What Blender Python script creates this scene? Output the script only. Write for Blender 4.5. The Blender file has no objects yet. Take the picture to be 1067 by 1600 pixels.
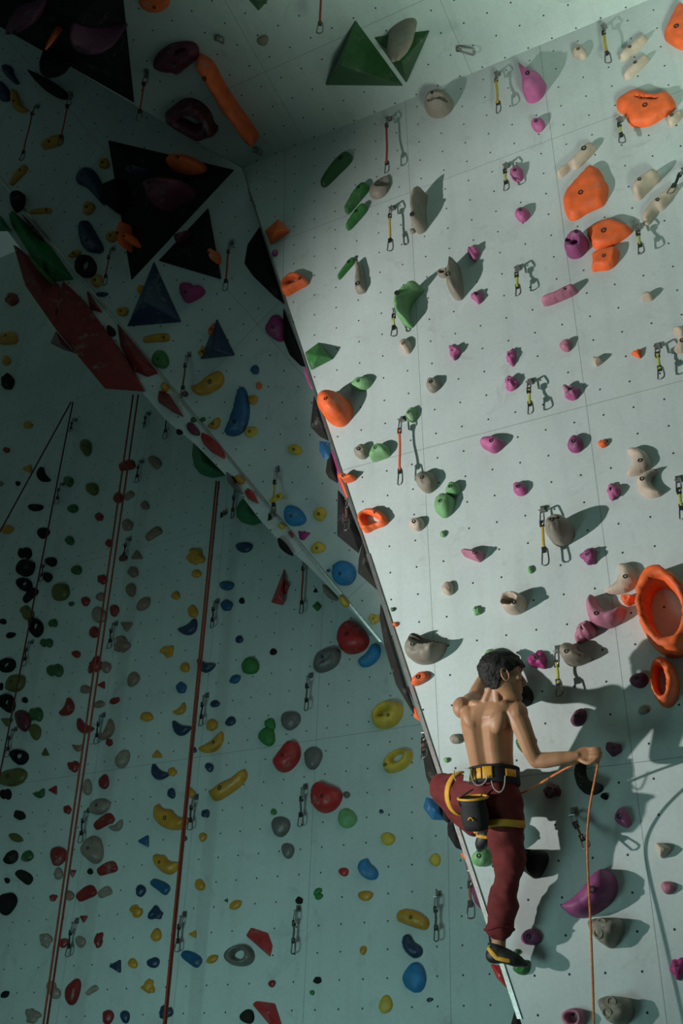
import bpy, bmesh, math, random
import numpy as np
from mathutils import Vector, Matrix, noise
from mathutils.geometry import delaunay_2d_cdt

# ------------------------------------------------------------------ camera
FPX, CX, CY = 1691.0, 533.5, 800.0
RW = np.array([[0.88216412, 0.21642888, 0.41826427],
               [0.47055576, -0.44104736, -0.76423458],
               [0.01907192, 0.87099699, -0.49091802]])     # rows: world axes in camera coordinates
CAM = np.array([0.0, 0.0, 1.6])
def unit(v):
    v = np.asarray(v, float); return v / np.linalg.norm(v)
def ray(u, v):
    return RW @ np.array([(u - CX) / FPX, -(v - CY) / FPX, -1.0])
scene = bpy.context.scene
COL = scene.collection
cam_data = bpy.data.cameras.new('camera'); cam = bpy.data.objects.new('camera', cam_data)
COL.objects.link(cam)
M4 = Matrix.Identity(4)
for i in range(3):
    for j in range(3): M4[i][j] = RW[i, j]
M4.translation = Vector(CAM)
cam.matrix_world = M4
cam_data.sensor_width = 36; cam_data.sensor_fit = 'AUTO'; cam_data.lens = FPX / 1600 * 36
cam_data.clip_end = 200
scene.camera = cam
scene.view_settings.view_transform = 'Standard'; scene.view_settings.look = 'None'
scene.view_settings.gamma = 1; scene.view_settings.use_curve_mapping = False
scene.view_settings.exposure = 0.0

# ------------------------------------------------------------------ world and lights
wd = bpy.data.worlds.new('world'); scene.world = wd; wd.use_nodes = True
bg = wd.node_tree.nodes['Background']
bg.inputs[0].default_value = (0.62, 1.0, 0.88, 1); bg.inputs[1].default_value = 0.060
def at_plane_r(u, v):
    n = np.array([0, 0.99782194, 0.06596489]); p = CAM + ray(785, 1045) * 5.6; d = ray(u, v); return CAM + d * ((p - CAM) @ n) / (d @ n)
def aim(o, target):
    o.rotation_euler = (Vector(target) - o.location).to_track_quat('-Z', 'Y').to_euler()
def area(name, loc, target, size, power, col, spread=180):
    l = bpy.data.lights.new(name, 'AREA'); l.shape = 'RECTANGLE'; l.size, l.size_y = size
    l.energy = power; l.color = col; l.spread = math.radians(spread)
    o = bpy.data.objects.new(name, l); COL.objects.link(o); o.location = loc; aim(o, target); return o
LAMP = np.array([-6.2, 1.15, 2.45])
sl = bpy.data.lights.new('low_sun_floodlight', 'SPOT'); sl.energy = 1600; sl.color = (1.0, 0.965, 0.93)
sl.shadow_soft_size = 0.05; sl.spot_size = math.radians(80); sl.spot_blend = 1.0
so = bpy.data.objects.new('low_sun_floodlight', sl); COL.objects.link(so); so.location = LAMP; aim(so, at_plane_r(805, 560))
area('fill_low', (-4.0, 1.2, 0.9), (-3.7, 6.2, 1.5), (1.5, 1.2), 29, (0.56, 1.0, 0.94), 112)  # added fill light that lifts the shaded left wall, no visible source

area('fill_upward', (1.2, 1.6, 0.5), (1.2, 2.6, 9.0), (1.2, 1.2), 128, (0.80, 1.0, 0.83), 60)  # added fill from below to brighten the right of the upper wall

# ------------------------------------------------------------------ wall planes (point, outward normal)
def plane(p, n): return (np.asarray(p, float), unit(n))
PL = {}
NRin = np.array([0, 0.99782194, 0.06596489]); PRp = CAM + ray(785, 1045) * 5.6
PL['R'] = plane(PRp, -NRin)
pl_ = CAM + ray(500, 1200) / ray(500, 1200)[1] * 6.4
PL['L'] = plane(pl_, (0, -0.99951518, 0.0311353))
PL['M'] = plane((-3.77121547, 5.09566914, 6.85021667), (0.10189449, -0.8990628, -0.4257976))
def at(u, v, pl, h=0.0):
    P, N = PL[pl]; d = ray(u, v)
    return CAM + d * ((P + N * h - CAM) @ N) / (d @ N)
def project(p):
    c = RW.T @ (np.asarray(p) - CAM); return (CX + FPX * c[0] / -c[2], CY - FPX * c[1] / -c[2])
T0 = at(378, 263, 'R')
aT = math.radians(13)
PL['T'] = plane(T0, (0, -math.sin(aT), -math.cos(aT)))
# slab hung from the arris between middle and left wall
def e2x(v): return 312 + 0.8236 * (v - 658.6)
def e1x(v): return 378 + 0.32685 * (v - 263)
e2a, e2b = at(e2x(280), 280, 'M'), at(e2x(1000), 1000, 'M')
nS = np.cross(unit(e2b - e2a), np.array([0, 0.30, -1.0])); nS = nS if nS[1] < 0 else -nS
PL['S'] = plane(e2a, nS)
PL['E'] = plane(PRp + NRin * 0.22, -NRin)     # side of the right wall's edge

# ------------------------------------------------------------------ materials
def new_mat(name):
    m = bpy.data.materials.new(name); m.use_nodes = True
    return m, m.node_tree.nodes, m.node_tree.links
def wall_material(name, seam_u, seam_v, per_u=0.984, per_v=1.968, tint=(0.505, 0.575, 0.565)):
    m, N, L = new_mat(name); b = N['Principled BSDF']; b.inputs['Roughness'].default_value = 0.75
    b.inputs['Specular IOR Level'].default_value = 0.25
    uv = N.new('ShaderNodeUVMap'); uv.uv_map = 'uv'
    sep = N.new('ShaderNodeSeparateXYZ'); L.new(uv.outputs[0], sep.inputs[0])
    def math_(op, a, bb=None, c=None):
        n = N.new('ShaderNodeMath'); n.operation = op
        for i, x in enumerate((a, bb, c)):
            if x is None: continue
            if isinstance(x, (int, float)): n.inputs[i].default_value = x
            else: L.new(x, n.inputs[i])
        return n.outputs[0]
    def cell(c, per, off=0.0):      # distance to the nearest multiple of per
        a = math_('ADD', c, -off + per * 1000.5); a = math_('MODULO', a, per); a = math_('SUBTRACT', a, per / 2)
        return math_('ABSOLUTE', a)
    u, v = sep.outputs[0], sep.outputs[1]
    du, dv = cell(u, 0.164), cell(v, 0.164)
    dist = math_('SQRT', math_('ADD', math_('MULTIPLY', du, du), math_('MULTIPLY', dv, dv)))
    nut = math_('LESS_THAN', dist, 0.0058)
    seam = math_('MAXIMUM', math_('LESS_THAN', cell(u, per_u, seam_u), 0.0016), math_('LESS_THAN', cell(v, per_v, seam_v), 0.0016))
    def noise_(scale, detail, rough=0.6, dist_=0.0):
        n = N.new('ShaderNodeTexNoise'); n.inputs['Scale'].default_value = scale; n.inputs['Detail'].default_value = detail
        n.inputs['Roughness'].default_value = rough; n.inputs['Distortion'].default_value = dist_
        L.new(uv.outputs[0], n.inputs['Vector']); return n.outputs[0]
    def ramp(src, a, c, lo, hi):
        r = N.new('ShaderNodeMapRange'); r.inputs[1].default_value = a; r.inputs[2].default_value = c
        r.inputs[3].default_value = lo; r.inputs[4].default_value = hi; L.new(src, r.inputs[0]); return r.outputs[0]
    g1 = ramp(noise_(1.3, 6, 0.65, 0.6), 0.35, 0.7, 1.05, 0.90)
    g2 = ramp(noise_(3.4, 8, 0.75, 1.2), 0.57, 0.74, 1.0, 0.76)      # rubber smudges
    g3 = ramp(noise_(45, 4, 0.7), 0.3, 0.75, 1.04, 0.94)
    st = N.new('ShaderNodeMapping'); st.inputs['Scale'].default_value = (9, 0.7, 1); L.new(uv.outputs[0], st.inputs[0])
    n4 = N.new('ShaderNodeTexNoise'); n4.inputs['Scale'].default_value = 1.5; n4.inputs['Detail'].default_value = 5; L.new(st.outputs[0], n4.inputs['Vector'])
    g4 = ramp(n4.outputs[0], 0.5, 0.75, 1.0, 0.93)
    g5 = ramp(noise_(170, 1, 0.5), 0.74, 0.78, 1.0, 0.72)
    f = math_('MULTIPLY', math_('MULTIPLY', math_('MULTIPLY', g1, g2), math_('MULTIPLY', g3, g4)), g5)
    f = math_('MULTIPLY', f, math_('SUBTRACT', 1.0, math_('MULTIPLY', nut, 0.93)))
    f = math_('MULTIPLY', f, math_('SUBTRACT', 1.0, math_('MULTIPLY', seam, 0.55)))
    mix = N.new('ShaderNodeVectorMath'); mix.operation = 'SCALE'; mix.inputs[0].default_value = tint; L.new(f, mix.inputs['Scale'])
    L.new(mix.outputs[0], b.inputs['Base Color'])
    bp = N.new('ShaderNodeBump'); bp.inputs['Strength'].default_value = 0.12; bp.inputs['Distance'].default_value = 0.002
    L.new(g3, bp.inputs['Height']); L.new(bp.outputs[0], b.inputs['Normal'])
    return m
def hold_material(name, col, rough=0.55, chalk=0.5, metal=0.0, var=0.25, scale=14.0):
    m, N, L = new_mat(name); b = N['Principled BSDF']
    b.inputs['Roughness'].default_value = rough; b.inputs['Metallic'].default_value = metal
    tc = N.new('ShaderNodeTexCoord')
    oi = N.new('ShaderNodeObjectInfo'); ad = N.new('ShaderNodeVectorMath'); ad.operation = 'ADD'
    L.new(tc.outputs['Object'], ad.inputs[0]); L.new(oi.outputs['Location'], ad.inputs[1])
    n1 = N.new('ShaderNodeTexNoise'); n1.inputs['Scale'].default_value = scale; n1.inputs['Detail'].default_value = 6; L.new(ad.outputs[0], n1.inputs['Vector'])
    r1 = N.new('ShaderNodeMapRange'); r1.inputs[1].default_value = 0.3; r1.inputs[2].default_value = 0.7
    r1.inputs[3].default_value = 1 + var * 0.5; r1.inputs[4].default_value = 1 - var; L.new(n1.outputs[0], r1.inputs[0])
    sc = N.new('ShaderNodeVectorMath'); sc.operation = 'SCALE'; sc.inputs[0].default_value = col; L.new(r1.outputs[0], sc.inputs['Scale'])
    n2 = N.new('ShaderNodeTexNoise'); n2.inputs['Scale'].default_value = 7; n2.inputs['Detail'].default_value = 8; n2.inputs['Roughness'].default_value = 0.75
    L.new(ad.outputs[0], n2.inputs['Vector'])
    r2 = N.new('ShaderNodeMapRange'); r2.inputs[1].default_value = 0.56; r2.inputs[2].default_value = 0.72
    r2.inputs[3].default_value = 0; r2.inputs[4].default_value = chalk; L.new(n2.outputs[0], r2.inputs[0])
    mx = N.new('ShaderNodeMix'); mx.data_type = 'RGBA'; L.new(r2.outputs[0], mx.inputs[0])
    L.new(sc.outputs[0], mx.inputs[6]); mx.inputs[7].default_value = (0.55, 0.53, 0.5, 1)
    L.new(mx.outputs[2], b.inputs['Base Color'])
    n3 = N.new('ShaderNodeTexNoise'); n3.inputs['Scale'].default_value = 160; n3.inputs['Detail'].default_value = 3; L.new(ad.outputs[0], n3.inputs['Vector'])
    bp = N.new('ShaderNodeBump'); bp.inputs['Strength'].default_value = 0.25; bp.inputs['Distance'].default_value = 0.002
    L.new(n3.outputs[0], bp.inputs['Height']); L.new(bp.outputs[0], b.inputs['Normal'])
    return m
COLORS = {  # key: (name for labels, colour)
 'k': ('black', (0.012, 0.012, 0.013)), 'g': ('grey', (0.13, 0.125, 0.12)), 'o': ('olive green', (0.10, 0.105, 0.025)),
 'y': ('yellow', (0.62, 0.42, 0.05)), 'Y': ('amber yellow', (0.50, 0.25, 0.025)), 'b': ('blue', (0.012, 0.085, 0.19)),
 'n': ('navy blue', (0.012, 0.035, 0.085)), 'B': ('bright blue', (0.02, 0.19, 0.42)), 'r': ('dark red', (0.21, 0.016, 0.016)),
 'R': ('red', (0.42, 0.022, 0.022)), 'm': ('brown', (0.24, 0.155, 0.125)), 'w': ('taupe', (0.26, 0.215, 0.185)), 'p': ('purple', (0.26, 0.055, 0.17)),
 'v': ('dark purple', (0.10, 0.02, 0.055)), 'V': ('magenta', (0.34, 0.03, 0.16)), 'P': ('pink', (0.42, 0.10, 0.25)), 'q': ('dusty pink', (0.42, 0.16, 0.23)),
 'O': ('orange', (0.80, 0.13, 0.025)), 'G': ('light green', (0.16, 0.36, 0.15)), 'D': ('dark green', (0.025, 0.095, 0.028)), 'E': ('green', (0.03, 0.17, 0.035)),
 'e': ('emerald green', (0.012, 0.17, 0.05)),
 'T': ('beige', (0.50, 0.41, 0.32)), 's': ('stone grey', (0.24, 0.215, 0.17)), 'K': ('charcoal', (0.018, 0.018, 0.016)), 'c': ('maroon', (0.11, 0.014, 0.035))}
MAT = {k: hold_material('hold_' + v[0].replace(' ', '_'), v[1], 0.75 if k in 'kK' else 0.42 if k in 'goYbnrmwDcR' else 0.6, {'k': 0.12, 'g': 0.35, 'K': 0.22}.get(k, 0.35)) for k, v in COLORS.items()}
for k_ in 'kK': MAT[k_].node_tree.nodes['Principled BSDF'].inputs['Specular IOR Level'].default_value = 0.15
def simple(name, col, rough=0.5, metal=0.0, var=0.15, chalk=0.0, scale=30): return hold_material(name, col, rough, chalk, metal, var, scale)
M_STEEL = simple('bolt_steel', (0.30, 0.30, 0.28), 0.35, 0.9)
M_DARK = simple('bolt_socket', (0.01, 0.01, 0.01), 0.6)
M_ALU = simple('aluminium_edge', (0.55, 0.53, 0.50), 0.32, 0.9)
M_CARA = simple('carabiner_metal', (0.16, 0.16, 0.15), 0.35, 0.8)
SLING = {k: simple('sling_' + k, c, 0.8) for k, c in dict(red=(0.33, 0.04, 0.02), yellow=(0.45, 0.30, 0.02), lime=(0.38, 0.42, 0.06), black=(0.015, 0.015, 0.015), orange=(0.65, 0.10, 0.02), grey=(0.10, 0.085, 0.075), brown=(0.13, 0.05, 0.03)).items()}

# ------------------------------------------------------------------ object helpers
def link(name, me, mat, parent=None, smooth=True):
    o = bpy.data.objects.new(name, me); COL.objects.link(o)
    if mat is not None and not me.materials: me.materials.append(mat)
    if smooth and len(me.polygons): me.polygons.foreach_set('use_smooth', [True] * len(me.polygons))
    if parent is not None: o.parent = parent
    return o
def tag(o, label=None, cat=None, group=None, kind=None):
    if label: o['label'] = label
    if cat: o['category'] = cat
    if group: o['group'] = group
    if kind: o['kind'] = kind
    return o
def frame(pl):
    P, N = PL[pl]; r = RW[:, 0] - N * (RW[:, 0] @ N); e1 = unit(r); e2 = np.cross(N, e1); return e1, e2, N
def mat4(o, e1, e2, n):
    m = Matrix.Identity(4)
    for i in range(3): m[i][0], m[i][1], m[i][2], m[i][3] = e1[i], e2[i], n[i], o[i]
    return m
def pydata(name, vs, fs):
    me = bpy.data.meshes.new(name); me.from_pydata([tuple(map(float, v)) for v in vs], [], fs); me.update(); return me
def chaikin(p, n=2):
    p = np.asarray(p, float)
    for _ in range(n):
        q = np.roll(p, -1, 0); p = np.stack([0.75 * p + 0.25 * q, 0.25 * p + 0.75 * q], 1).reshape(-1, 2)
    return p
def resample(p, n):
    p = np.asarray(p, float); q = np.vstack([p, p[:1]]); s = np.r_[0, np.cumsum(np.linalg.norm(np.diff(q, axis=0), axis=1))]
    t = np.linspace(0, s[-1], n, endpoint=False)
    return np.stack([np.interp(t, s, q[:, 0]), np.interp(t, s, q[:, 1])], 1)
def inside(pts, poly):
    x, y = pts[:, 0], pts[:, 1]; r = np.zeros(len(pts), bool); n = len(poly); j = n - 1
    for i in range(n):
        xi, yi = poly[i]; xj, yj = poly[j]
        c = ((yi > y) != (yj > y)) & (x < (xj - xi) * (y - yi) / (yj - yi + 1e-12) + xi); r ^= c; j = i
    return r
def seg_dist(pts, polys):
    d = np.full(len(pts), 1e9)
    for poly in polys:
        a = poly; b = np.roll(poly, -1, 0)
        for k in range(len(a)):
            ab = b[k] - a[k]; t = np.clip(((pts - a[k]) @ ab) / (ab @ ab + 1e-12), 0, 1)
            d = np.minimum(d, np.linalg.norm(pts - a[k] - t[:, None] * ab, axis=1))
    return d
def area2(p):
    x, y = p[:, 0], p[:, 1]; return 0.5 * np.sum(x * np.roll(y, -1) - y * np.roll(x, -1))
def dome_cdt(outer, holes, H, seed, rough, flat=1.0, res=13, dents=(), sink=0.3):
    """pillow over any outline; the sides drop to the wall at every edge"""
    res = 24 if dents else res
    outer = resample(outer, 44); holes = [resample(h, 22) for h in holes]
    lo, hi = outer.min(0), outer.max(0); A = abs(area2(outer)); st = math.sqrt(A) / res
    gx = np.arange(lo[0], hi[0], st); gy = np.arange(lo[1], hi[1], st * 0.87)
    g = np.array([(x + (st / 2 if k % 2 else 0), y) for k, y in enumerate(gy) for x in gx])
    keep = inside(g, outer)
    for h in holes: keep &= ~inside(g, h)
    g = g[keep]; polys = [outer] + holes
    if len(g): g = g[seg_dist(g, polys) > st * 0.45]
    for dn in dents:
        dn = resample(dn, 30); c_ = dn.mean(0); g = g[seg_dist(g, [dn]) > st * 0.5]; g = np.vstack([g, dn, c_ + (dn - c_) * 0.9])
        g = g[inside(g, outer)]; g = g[seg_dist(g, [outer]) > st * 0.2]
    pts = [outer] + holes; base = np.vstack(pts); n0 = len(base)
    allp = np.vstack([base, g]) if len(g) else base
    edges = []; k = 0
    for p in pts:
        m = len(p); edges += [(k + i, k + (i + 1) % m) for i in range(m)]; k += m
    r = delaunay_2d_cdt([Vector((float(a), float(b))) for a, b in allp], edges, [], 0, 1e-7)
    vs = np.array([tuple(v) for v in r[0]]); fs = [tuple(f) for f in r[2]]
    cen = np.array([vs[list(f)].mean(0) for f in fs]); ok = inside(cen, outer)
    for h in holes: ok &= ~inside(cen, h)
    fs = [f for f, q in zip(fs, ok) if q]
    d = seg_dist(vs, polys); Rm = max(d.max(), 1e-6); t = np.clip(d / (Rm * flat), 0, 1)
    z = H * np.sqrt(np.clip(1 - (1 - t) ** 2, 0, 1))
    for i in range(len(vs)):
        if d[i] > 1e-5:
            q = Vector((vs[i, 0] * 1.0, vs[i, 1], seed * 0.37))
            z[i] *= 1 + rough * noise.noise(q * (1.6 / Rm * 0.5)) + rough * 0.5 * noise.noise(q * (1.6 / Rm * 1.6))
            z[i] += 0.12 * H
    for dn in dents:
        dn = resample(dn, 30); c_ = dn.mean(0); ins = inside(vs, c_ + (dn - c_) * 0.95); z = np.where(ins, np.minimum(z, H * sink), z)
    V3 = [(a, b, c) for (a, b), c in zip(vs, z)]
    F = []
    for f in fs:
        a, b, c = [vs[i] for i in f]
        F.append(f if (b[0] - a[0]) * (c[1] - a[1]) - (b[1] - a[1]) * (c[0] - a[0]) > 0 else f[::-1])
    # skirt down into the wall
    bd = {}
    for f in F:
        for i in range(3):
            e = (f[i], f[(i + 1) % 3]); bd[e] = 1
    sk = {}
    for (a, b) in list(bd):
        if (b, a) not in bd:
            for q in (a, b):
                if q not in sk: sk[q] = len(V3); V3.append((vs[q][0], vs[q][1], -0.004))
            F.append((a, sk[a], sk[b], b))
    i = int(np.argmax(d)); return V3, F, (vs[i, 0], vs[i, 1], z[i])
def dome_polar(outer, H, seed, rough, power=0.85, lean=(0, 0)):
    outer = resample(outer, 26); c = outer.mean(0); K = 7; V = []; F = []; n = len(outer)
    size = np.abs(outer - c).max()
    for p in outer: V.append((p[0], p[1], -0.004))
    for k in range(K):
        ph = (k / K) * math.pi / 2
        s = max(math.cos(ph), 0) ** power * (1.0 if k else 1.0); h = H * (0.10 + 0.90 * math.sin(ph))
        for p in outer:
            q = c + (p - c) * s; x = Vector(((q[0] - c[0]) / size * 1.3 + seed, (q[1] - c[1]) / size * 1.3, h / size))
            nz = 1 + rough * (noise.noise(x) + 0.6 * noise.noise(x * 2.3)) if k else 1
            V.append((c[0] + (q[0] - c[0]) * (1 + (nz - 1) * 0.5) + lean[0] * h, c[1] + (q[1] - c[1]) * (1 + (nz - 1) * 0.5) + lean[1] * h, h * nz))
    V.append((c[0] + lean[0] * H, c[1] + lean[1] * H, H))
    if area2(outer) < 0: o = -1
    else: o = 1
    for k in range(K):
        for i in range(n):
            a, b = k * n + i, k * n + (i + 1) % n; f = (a, b, b + n, a + n); F.append(f if o > 0 else f[::-1])
    for i in range(n):
        f = (K * n + i, K * n + (i + 1) % n, len(V) - 1); F.append(f if o > 0 else f[::-1])
    return V, F, (c[0] + lean[0] * H, c[1] + lean[1] * H, H)

_bolt = {}
def bolt_mesh(r):
    key = round(r, 3)
    if key in _bolt: return _bolt[key]
    n = 12; V = []; F = []
    prof = [(r * 1.35, -0.006), (r * 1.35, 0.0015), (r * 0.95, 0.003), (r * 0.75, 0.0022), (r * 0.72, -0.003)]
    for rr, z in prof:
        for i in range(n): a = 2 * math.pi * i / n; V.append((rr * math.cos(a), rr * math.sin(a), z))
    for k in range(len(prof) - 1):
        for i in range(n): F.append((k * n + i, k * n + (i + 1) % n, (k + 1) * n + (i + 1) % n, (k + 1) * n + i))
    F.append(tuple((len(prof) - 1) * n + i for i in range(n)))
    me = pydata('bolt', V, F); me.materials.append(M_DARK); _bolt[key] = me; return me

HOLDS = []   # records used for the labels
SHAPE_WORD = dict(b='rounded', l='long', t='three-cornered', w='angular', c='curved', r='ring-shaped', d='two-lobed', k='knobbly', h='half-round', P='sculpted', L='leaf-shaped')
def outline(kind, cx, cy, w, h, ang, rnd):
    """outline in photo pixels"""
    a, b = w / 2, h / 2; th = np.linspace(0, 2 * math.pi, 48, endpoint=False); ca, sa = math.cos(math.radians(ang)), math.sin(math.radians(ang)); holes = []
    if kind == 'b':
        r = 1 + 0.07 * np.cos(2 * th + rnd.uniform(0, 6)) + 0.06 * np.cos(3 * th + rnd.uniform(0, 6)); p = np.stack([a * r * np.cos(th), b * r * np.sin(th)], 1)
    elif kind == 'l':
        e = 0.62; p = np.stack([a * np.sign(np.cos(th)) * np.abs(np.cos(th)) ** e, b * np.sign(np.sin(th)) * np.abs(np.sin(th)) ** e], 1)
        p[:, 1] *= 1 + 0.16 * np.sin(p[:, 0] / a * 1.5 + rnd.uniform(-1, 1)); p[:, 1] += 0.10 * b * np.cos(p[:, 0] / a * 2)
    elif kind == 'L':
        p = np.stack([a * np.cos(th), b * np.sin(th) * (np.abs(np.sin(th)) ** 0.6)], 1)
    elif kind == 't':
        o = rnd.choice([-math.pi / 2, math.pi / 2, math.pi]); c = [(a * 1.32 * math.cos(o + k * 2.094), b * 1.32 * math.sin(o + k * 2.094)) for k in range(3)]; p = chaikin(resample(c, 9), 3)
    elif kind == 'w':
        o = rnd.uniform(0, 6); c = [(a * 1.08 * math.cos(o + k * 1.257) * rnd.uniform(.85, 1.05), b * 1.08 * math.sin(o + k * 1.257) * rnd.uniform(.85, 1.05)) for k in range(5)]; p = chaikin(resample(c, 10), 1)
    elif kind == 'c':      # bean opening upward before rotation
        t = np.linspace(0, 1, 13); X = (t - 0.5) * 2 * a * 0.95; Yc = -b * 0.28 + (np.abs(t - 0.5) * 2) ** 2 * b * 0.75; wd_ = b * 0.78 * np.sqrt(np.clip(1 - (np.abs(t - 0.5) * 2) ** 2.6, 0.05, 1))
        p = chaikin(np.vstack([np.stack([X, Yc - wd_], 1), np.stack([X, Yc + wd_ * 0.85], 1)[::-1]]), 1)
    elif kind == 'r':
        r = 1 + 0.05 * np.cos(2 * th + 1) + 0.04 * np.cos(3 * th + rnd.uniform(0, 6)); p = np.stack([a * r * np.cos(th), b * r * np.sin(th)], 1); holes = [p * 0.40 + np.array([a * 0.02, b * 0.05])]
    elif kind == 'd':
        r = []
        for t in th:
            best = 0
            for sx, rr in ((-0.42, 0.52), (0.40, 0.60)):
                dx, dy = math.cos(t), math.sin(t) * b / a; dx, dy = dx, dy; L_ = math.hypot(dx, dy); ux, uy = dx / L_, dy / L_
                bb = ux * sx * a; cc = (sx * a) ** 2 - (rr * a) ** 2; D_ = bb * bb - cc
                if D_ > 0: best = max(best, bb + math.sqrt(D_))
            r.append(best)
        p = np.array([(q * math.cos(t), q * math.sin(t)) for q, t in zip(r, th)]); p[:, 1] *= b / max(np.abs(p[:, 1]).max(), 1)
    elif kind == 'k':
        r = 0.92 + 0.13 * np.cos(3 * th + rnd.uniform(0, 6)) + 0.09 * np.cos(5 * th + rnd.uniform(0, 6)) + 0.05 * np.cos(8 * th); p = np.stack([a * r * np.cos(th), b * r * np.sin(th)], 1)
    elif kind == 'h':
        p = np.stack([a * np.cos(th), np.where(np.sin(th) > 0, b * 0.75 * np.sin(th) * 0.6, b * np.sin(th))], 1)
    p = p @ np.array([[ca, sa], [-sa, ca]])
    f = lambda q: np.stack([cx + q[:, 0], cy - q[:, 1]], 1)
    return f(p), [f((h_ if isinstance(h_, np.ndarray) else np.array(h_)) @ np.array([[ca, sa], [-sa, ca]])) for h_ in holes]
def to_local(px, pl, hh, org, e1, e2):
    q = np.array([at(u, v, pl, hh) for u, v in px]) - org; return np.stack([q @ e1, q @ e2], 1)
def make_hold(pl, kind, ck, px, holes=(), H=None, word=None, bolt=None, flat=1.0, rough=None, name='climbing_hold', smooth=True, dents=(), sink=0.3):
    px = np.asarray(px, float); c = px.mean(0); seed = (c[0] * 0.13 + c[1] * 0.071) % 50
    e1, e2, N = frame(pl); org = at(c[0], c[1], pl)
    loc = to_local(px, pl, 0, org, e1, e2); ext = loc.max(0) - loc.min(0); A = abs(area2(loc)); minor = A / max(max(ext), 1e-6) * 1.15
    if H is None: H = minor * ((0.72 if minor < 0.13 else 0.40) if pl == 'R' else 0.42) * (0.65 if kind == 'l' else 1)
    if kind == 'r': H = minor * 0.36 if H is None else H
    loc = to_local(px, pl, H * 0.35, org, e1, e2); hl = [to_local(h, pl, H * 0.35, org, e1, e2) for h in holes]
    off = loc.mean(0); org2 = org + e1 * off[0] + e2 * off[1]; loc = loc - off; hl = [h - off for h in hl]
    rg = rough if rough is not None else {'k': 0.5, 'b': 0.16, 'd': 0.2, 'w': 0.2}.get(kind, 0.12)
    dl = [to_local(h, pl, H * 0.7, org, e1, e2) - off for h in dents]
    if kind in 'bwtkdhL' and not hl:
        V, F, top = dome_polar(loc, H, seed, rg, 0.75 if kind in 'wt' else 0.85)
    else:
        V, F, top = dome_cdt(loc, hl, H, seed, rg, flat, 13, dl, sink)
    o = link(name, pydata(name, V, F), MAT[ck], None, smooth); o.matrix_world = mat4(org2 + N * 0.002, e1, e2, N)
    size = max(ext)
    if bolt is None: bolt = size > 0.085 and pl in 'RM' or size > 0.2
    if bolt and kind != 'r':
        b = bpy.data.objects.new('bolt', bolt_mesh(0.0085 if size < 0.25 else 0.012)); COL.objects.link(b); b.parent = o
        b.location = (top[0], top[1], top[2] * (1 if kind in 'bwtkdhL' else 1.0) + 0.001)
    HOLDS.append(dict(o=o, pl=pl, ck=ck, kind=kind, word=word or SHAPE_WORD[kind], c=c, size=size, pxa=abs(area2(px)))); return o
def tile(pl, x0, y0, sc, text):
    sc = sc / 1067.0
    for item in text.replace('\n', ' ').split(';'):
        t = item.split()
        if not t: continue
        kind, ck = t[0][0], t[0][1]; v = list(map(float, t[1:])); x, y, w, h = v[:4]; ang = v[4] if len(v) > 4 else 0.0
        cx, cy = x0 + x * sc, y0 + y * sc; rnd = random.Random(int(cx * 7 + cy * 131))
        p, holes = outline(kind, cx, cy, w * sc, h * sc, ang, rnd); make_hold(pl, kind, ck, p, holes)
def poly(pl, ck, pts, x0=0, y0=0, sc=1067, word=None, holes=(), H=None, smooth=2, flat=1.0, rough=None, bolt=None, dents=(), sink=0.3):
    s = sc / 1067.0; Ds = [chaikin([(x0 + a * s, y0 + b * s) for a, b in h], 2) for h in dents]; P = [(x0 + a * s, y0 + b * s) for a, b in pts]; Hs = [chaikin([(x0 + a * s, y0 + b * s) for a, b in h], 2) for h in holes]
    return make_hold(pl, 'P', ck, chaikin(P, smooth) if smooth else resample(P, 40), Hs, H, word, bolt, flat, rough, dents=Ds, sink=sink)
def volume(pl, ck, base, tops, label_word, x0=0, y0=0, sc=1067, lift=0.0, mat=None, thick=0.0):
    """faceted plywood box on the wall: base outline plus raised points (x, y, height)"""
    s = sc / 1067.0; c = np.mean(base, 0); e1, e2, N = frame(pl); org = at(x0 + c[0] * s, y0 + c[1] * s, pl)
    bm = bmesh.new()
    for a, b in base:
        for hh in ((lift, lift + thick) if thick else (lift,)):
            q = at(x0 + a * s, y0 + b * s, pl, hh) - org; bm.verts.new((q @ e1, q @ e2, q @ N))
    for a, b, h in tops:
        q = at(x0 + a * s, y0 + b * s, pl, h + lift) - org; bm.verts.new((q @ e1, q @ e2, q @ N))
    bmesh.ops.convex_hull(bm, input=bm.verts); bmesh.ops.recalc_face_normals(bm, faces=bm.faces)
    es = [e for e in bm.edges if len(e.link_faces) == 2 and e.calc_face_angle(0) > 0.2]
    bmesh.ops.bevel(bm, geom=es, offset=0.006, segments=1, affect='EDGES', profile=0.5)
    me = bpy.data.meshes.new('climbing_volume'); bm.to_mesh(me); bm.free()
    o = link('climbing_volume', me, mat or MAT[ck], None, False); o.matrix_world = mat4(org, e1, e2, N)
    P = [project(at(x0 + a * s, y0 + b * s, pl)) for a, b in base]; w = max(np.ptp([p[0] for p in P]), np.ptp([p[1] for p in P]))
    HOLDS.append(dict(o=o, pl=pl, ck=ck, kind='V', word=label_word, c=np.array([x0 + c[0] * s, y0 + c[1] * s]), size=w / 200)); return o

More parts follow.
